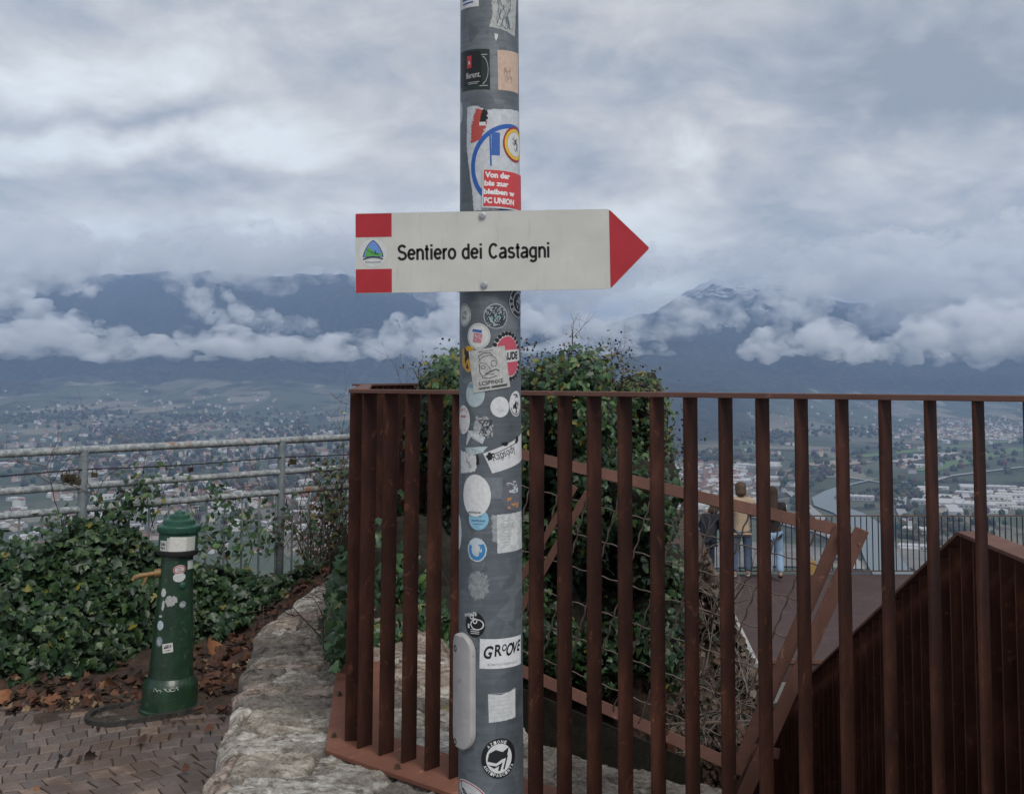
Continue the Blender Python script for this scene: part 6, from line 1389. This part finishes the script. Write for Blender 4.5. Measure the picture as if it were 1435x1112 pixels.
tag(rest.build('distant_town', M_hw + M_rf), kind='stuff', label='dense far-off houses and roofs of the valley towns')
# industrial halls
hal = MB()
for k in range(3):
    b_ = MB(); w, d, h = ((34, 17, 8), (50, 22, 9), (24, 14, 7))[k]
    b_.box((0, 0, h / 2 - 1), (w, 0, 0), (0, d, 0), (0, 0, h / 2 + 1), 0)
    for i in range(5): b_.box((-w + w * .2 + i * w * .4, 0, h + .45), (w * .16, 0, 0), (0, d * .94, 0), (0, 0, .5), 1)
    for i in range(int(w // 6)): b_.add([(-w + 4 + i * 12, -d - .05, 1), (-w + 9 + i * 12, -d - .05, 1), (-w + 9 + i * 12, -d - .05, 4.5), (-w + 4 + i * 12, -d - .05, 4.5)], [(0, 1, 2, 3)], 2) if -w + 9 + i * 12 < w else None
    o = b_.build('industrial_hall', [M_hw[(0, 3, 0)[k]], M_rf[3], M_win]); hal_p = o; protos.append(o)
hs = [(rq.uniform(1290, 1450), rq.uniform(684, 722)) for _ in range(44)] + [(rq.uniform(965, 1100), rq.uniform(650, 715)) for _ in range(26)] + [(1300, 642), (1245, 652), (1290, 655), (1395, 618), (1420, 617), (1410, 615), (1198, 700)] + [(rq.uniform(1270, 1440), rq.uniform(730, 790)) for _ in range(6)] + [(rq.uniform(0, 480), rq.uniform(650, 730)) for _ in range(22)]
for i, (px, py) in enumerate(hs):
    o = protos[10 + i % 3] if i < 3 else protos[10 + i % 3].copy()
    if i >= 3: sc.collection.objects.link(o)
    p = pzt(px, py); o.location = p; s = rq.uniform(.4, .85) * min(1.0, .35 + p.y / 3600); o.scale = (s, s, s); o.rotation_euler = (0, 0, -.35 + rq.uniform(-.1, .1) + (1.57 if rq.random() < .3 else 0))
    tag(o, 'large pale flat-roofed industrial hall on the valley floor', 'hall', 'industrial halls on the valley floor')
# woods: clumps of small crowns
wd = MB(); icb = bmesh.new(); bmesh.ops.create_icosphere(icb, subdivisions=1, radius=1); iv = [v.co.copy() for v in icb.verts]; fi = [tuple(v.index for v in f.verts) for f in icb.faces]; icb.free()
def grove(px, py, rx, ry, n_, s0=7):
    for _ in range(n_):
        x, y = rq.gauss(px, rx), rq.gauss(py, ry)
        if y < 545 or y > 830 or on_river(x, y, 24): continue
        p = pzt(x, y); s = s0 * rq.uniform(.6, 1.3) * min(1, .3 + p.y / 3500); wd.add([p + Vector((v.x * s * rq.uniform(.8, 1.2), v.y * s, v.z * s * 1.1 + s * .6)) for v in iv], fi, 0, tuple(c * rq.uniform(.6, 1.4) for c in ((.030, .040, .026) if rq.random() < .6 else (.065, .055, .042))))
for a in ((185, 612, 32, 10, 260), (40, 588, 50, 5, 120), (120, 580, 40, 5, 90), (300, 586, 60, 4, 130), (400, 604, 40, 6, 120), (200, 640, 150, 14, 380), (300, 680, 140, 20, 300), (1140, 668, 26, 8, 120), (1128, 704, 8, 12, 60), (1265, 690, 30, 10, 130), (1230, 640, 60, 14, 80), (1010, 640, 30, 4, 120), (1080, 612, 30, 6, 100), (1380, 640, 50, 12, 60), (1200, 605, 40, 4, 90), (1300, 740, 60, 12, 90), (450, 650, 40, 24, 160)): grove(*a)
m, t, bs = mat('woodland'); at = N(t, 'ShaderNodeAttribute'); at.attribute_name = 'tint'; L(t, at.outputs['Color'], bs.inputs['Base Color']); bs.inputs['Roughness'].default_value = .95
tag(wd.build('woodland', m), kind='stuff', label='dark groves and tree lines scattered over the valley')
# river and roads: flat sheets just above the valley floor
def ribbon(pts, name, m, wpx, dz, label=None):
    b_ = MB(); ps = []
    for i in range(len(pts) - 1):
        for k in range(8):
            u = k / 8; ps.append((pts[i][0] + (pts[i + 1][0] - pts[i][0]) * u, pts[i][1] + (pts[i + 1][1] - pts[i][1]) * u, pts[i][2] + (pts[i + 1][2] - pts[i][2]) * u))
    ps.append(pts[-1]); c = [(pzt(x, y), w) for x, y, w in ps]; vs = []
    for i, (p, w) in enumerate(c):
        a = c[max(i - 1, 0)][0]; b2 = c[min(i + 1, len(c) - 1)][0]; d = (b2 - a); d.z = 0; d.normalize(); n_ = Vector((-d.y, d.x, 0)) * w / 2
        for q in (p + n_, p - n_): vs.append((q.x, q.y, max(terr(q.x, q.y), p.z) + dz))
    b_.add(vs, [(2 * i, 2 * i + 1, 2 * i + 3, 2 * i + 2) for i in range(len(c) - 1)]); tag(b_.build(name, m), kind='structure')
m, t, bs = mat('river_water'); bs.inputs['Base Color'].default_value = (.13, .16, .165, 1); bs.inputs['Roughness'].default_value = .4; bs.inputs['Specular IOR Level'].default_value = .6
ribbon([(1222, 673, 8), (1190, 680, 14), (1166, 689, 24), (1153, 699, 36), (1160, 710, 42), (1188, 720, 44), (1212, 735, 42), (1225, 760, 40), (1240, 790, 40), (1270, 830, 44)], 'river', m, 0, 2.2)
M_road = pbr('pale_road', (.27, .27, .27), .85, 0, .1, .05); M_rail2 = pbr('gravel_ground', (.17, .16, .15), .9, 0, .3, .02)
ribbon([(1435, 655, 14), (1330, 668, 14), (1285, 682, 14), (1265, 698, 14), (1262, 716, 14), (1275, 740, 14)], 'road', M_road, 0, 2.6)
ribbon([(1105, 690, 12), (1125, 706, 14), (1150, 728, 16), (1180, 770, 18), (1200, 800, 18)], 'road', M_road, 0, 2.6)
ribbon([(1100, 672, 9), (1180, 668, 9), (1240, 678, 9), (1290, 676, 9)], 'road', M_road, 0, 2.4)
ribbon([(1160, 742, 60), (1240, 772, 70), (1330, 800, 70)], 'gravel_yard', M_rail2, 0, 2.0); ribbon([(930, 782, 150), (1060, 776, 170), (1170, 784, 120)], 'gravel_yard', M_rail2, 0, 1.4); ribbon([(960, 720, 26), (1060, 724, 30), (1130, 742, 24)], 'gravel_yard', M_rail2, 0, 2.0)
ribbon([(1140, 653, 100), (1205, 646, 90)], 'ploughed_field', pbr('ploughed_field', (.28, .23, .18), .95, 0, .12, .02), 0, 1.6)
ribbon([(1255, 648, 40), (1300, 640, 44), (1340, 634, 36)], 'ploughed_field', pbr('pale_field', (.36, .33, .30), .95, 0, .12, .02), 0, 1.6)
for (a, b2) in (((1290, 660), (1435, 628)), ((1200, 640), (1420, 618))): ribbon([(a[0], a[1], 60), (b2[0], b2[1], 60)], 'meadow', pbr('green_meadow', (.10, .15, .06), .95, 0, .15, .02), 0, 1.2)
print('done', len(bpy.data.objects))
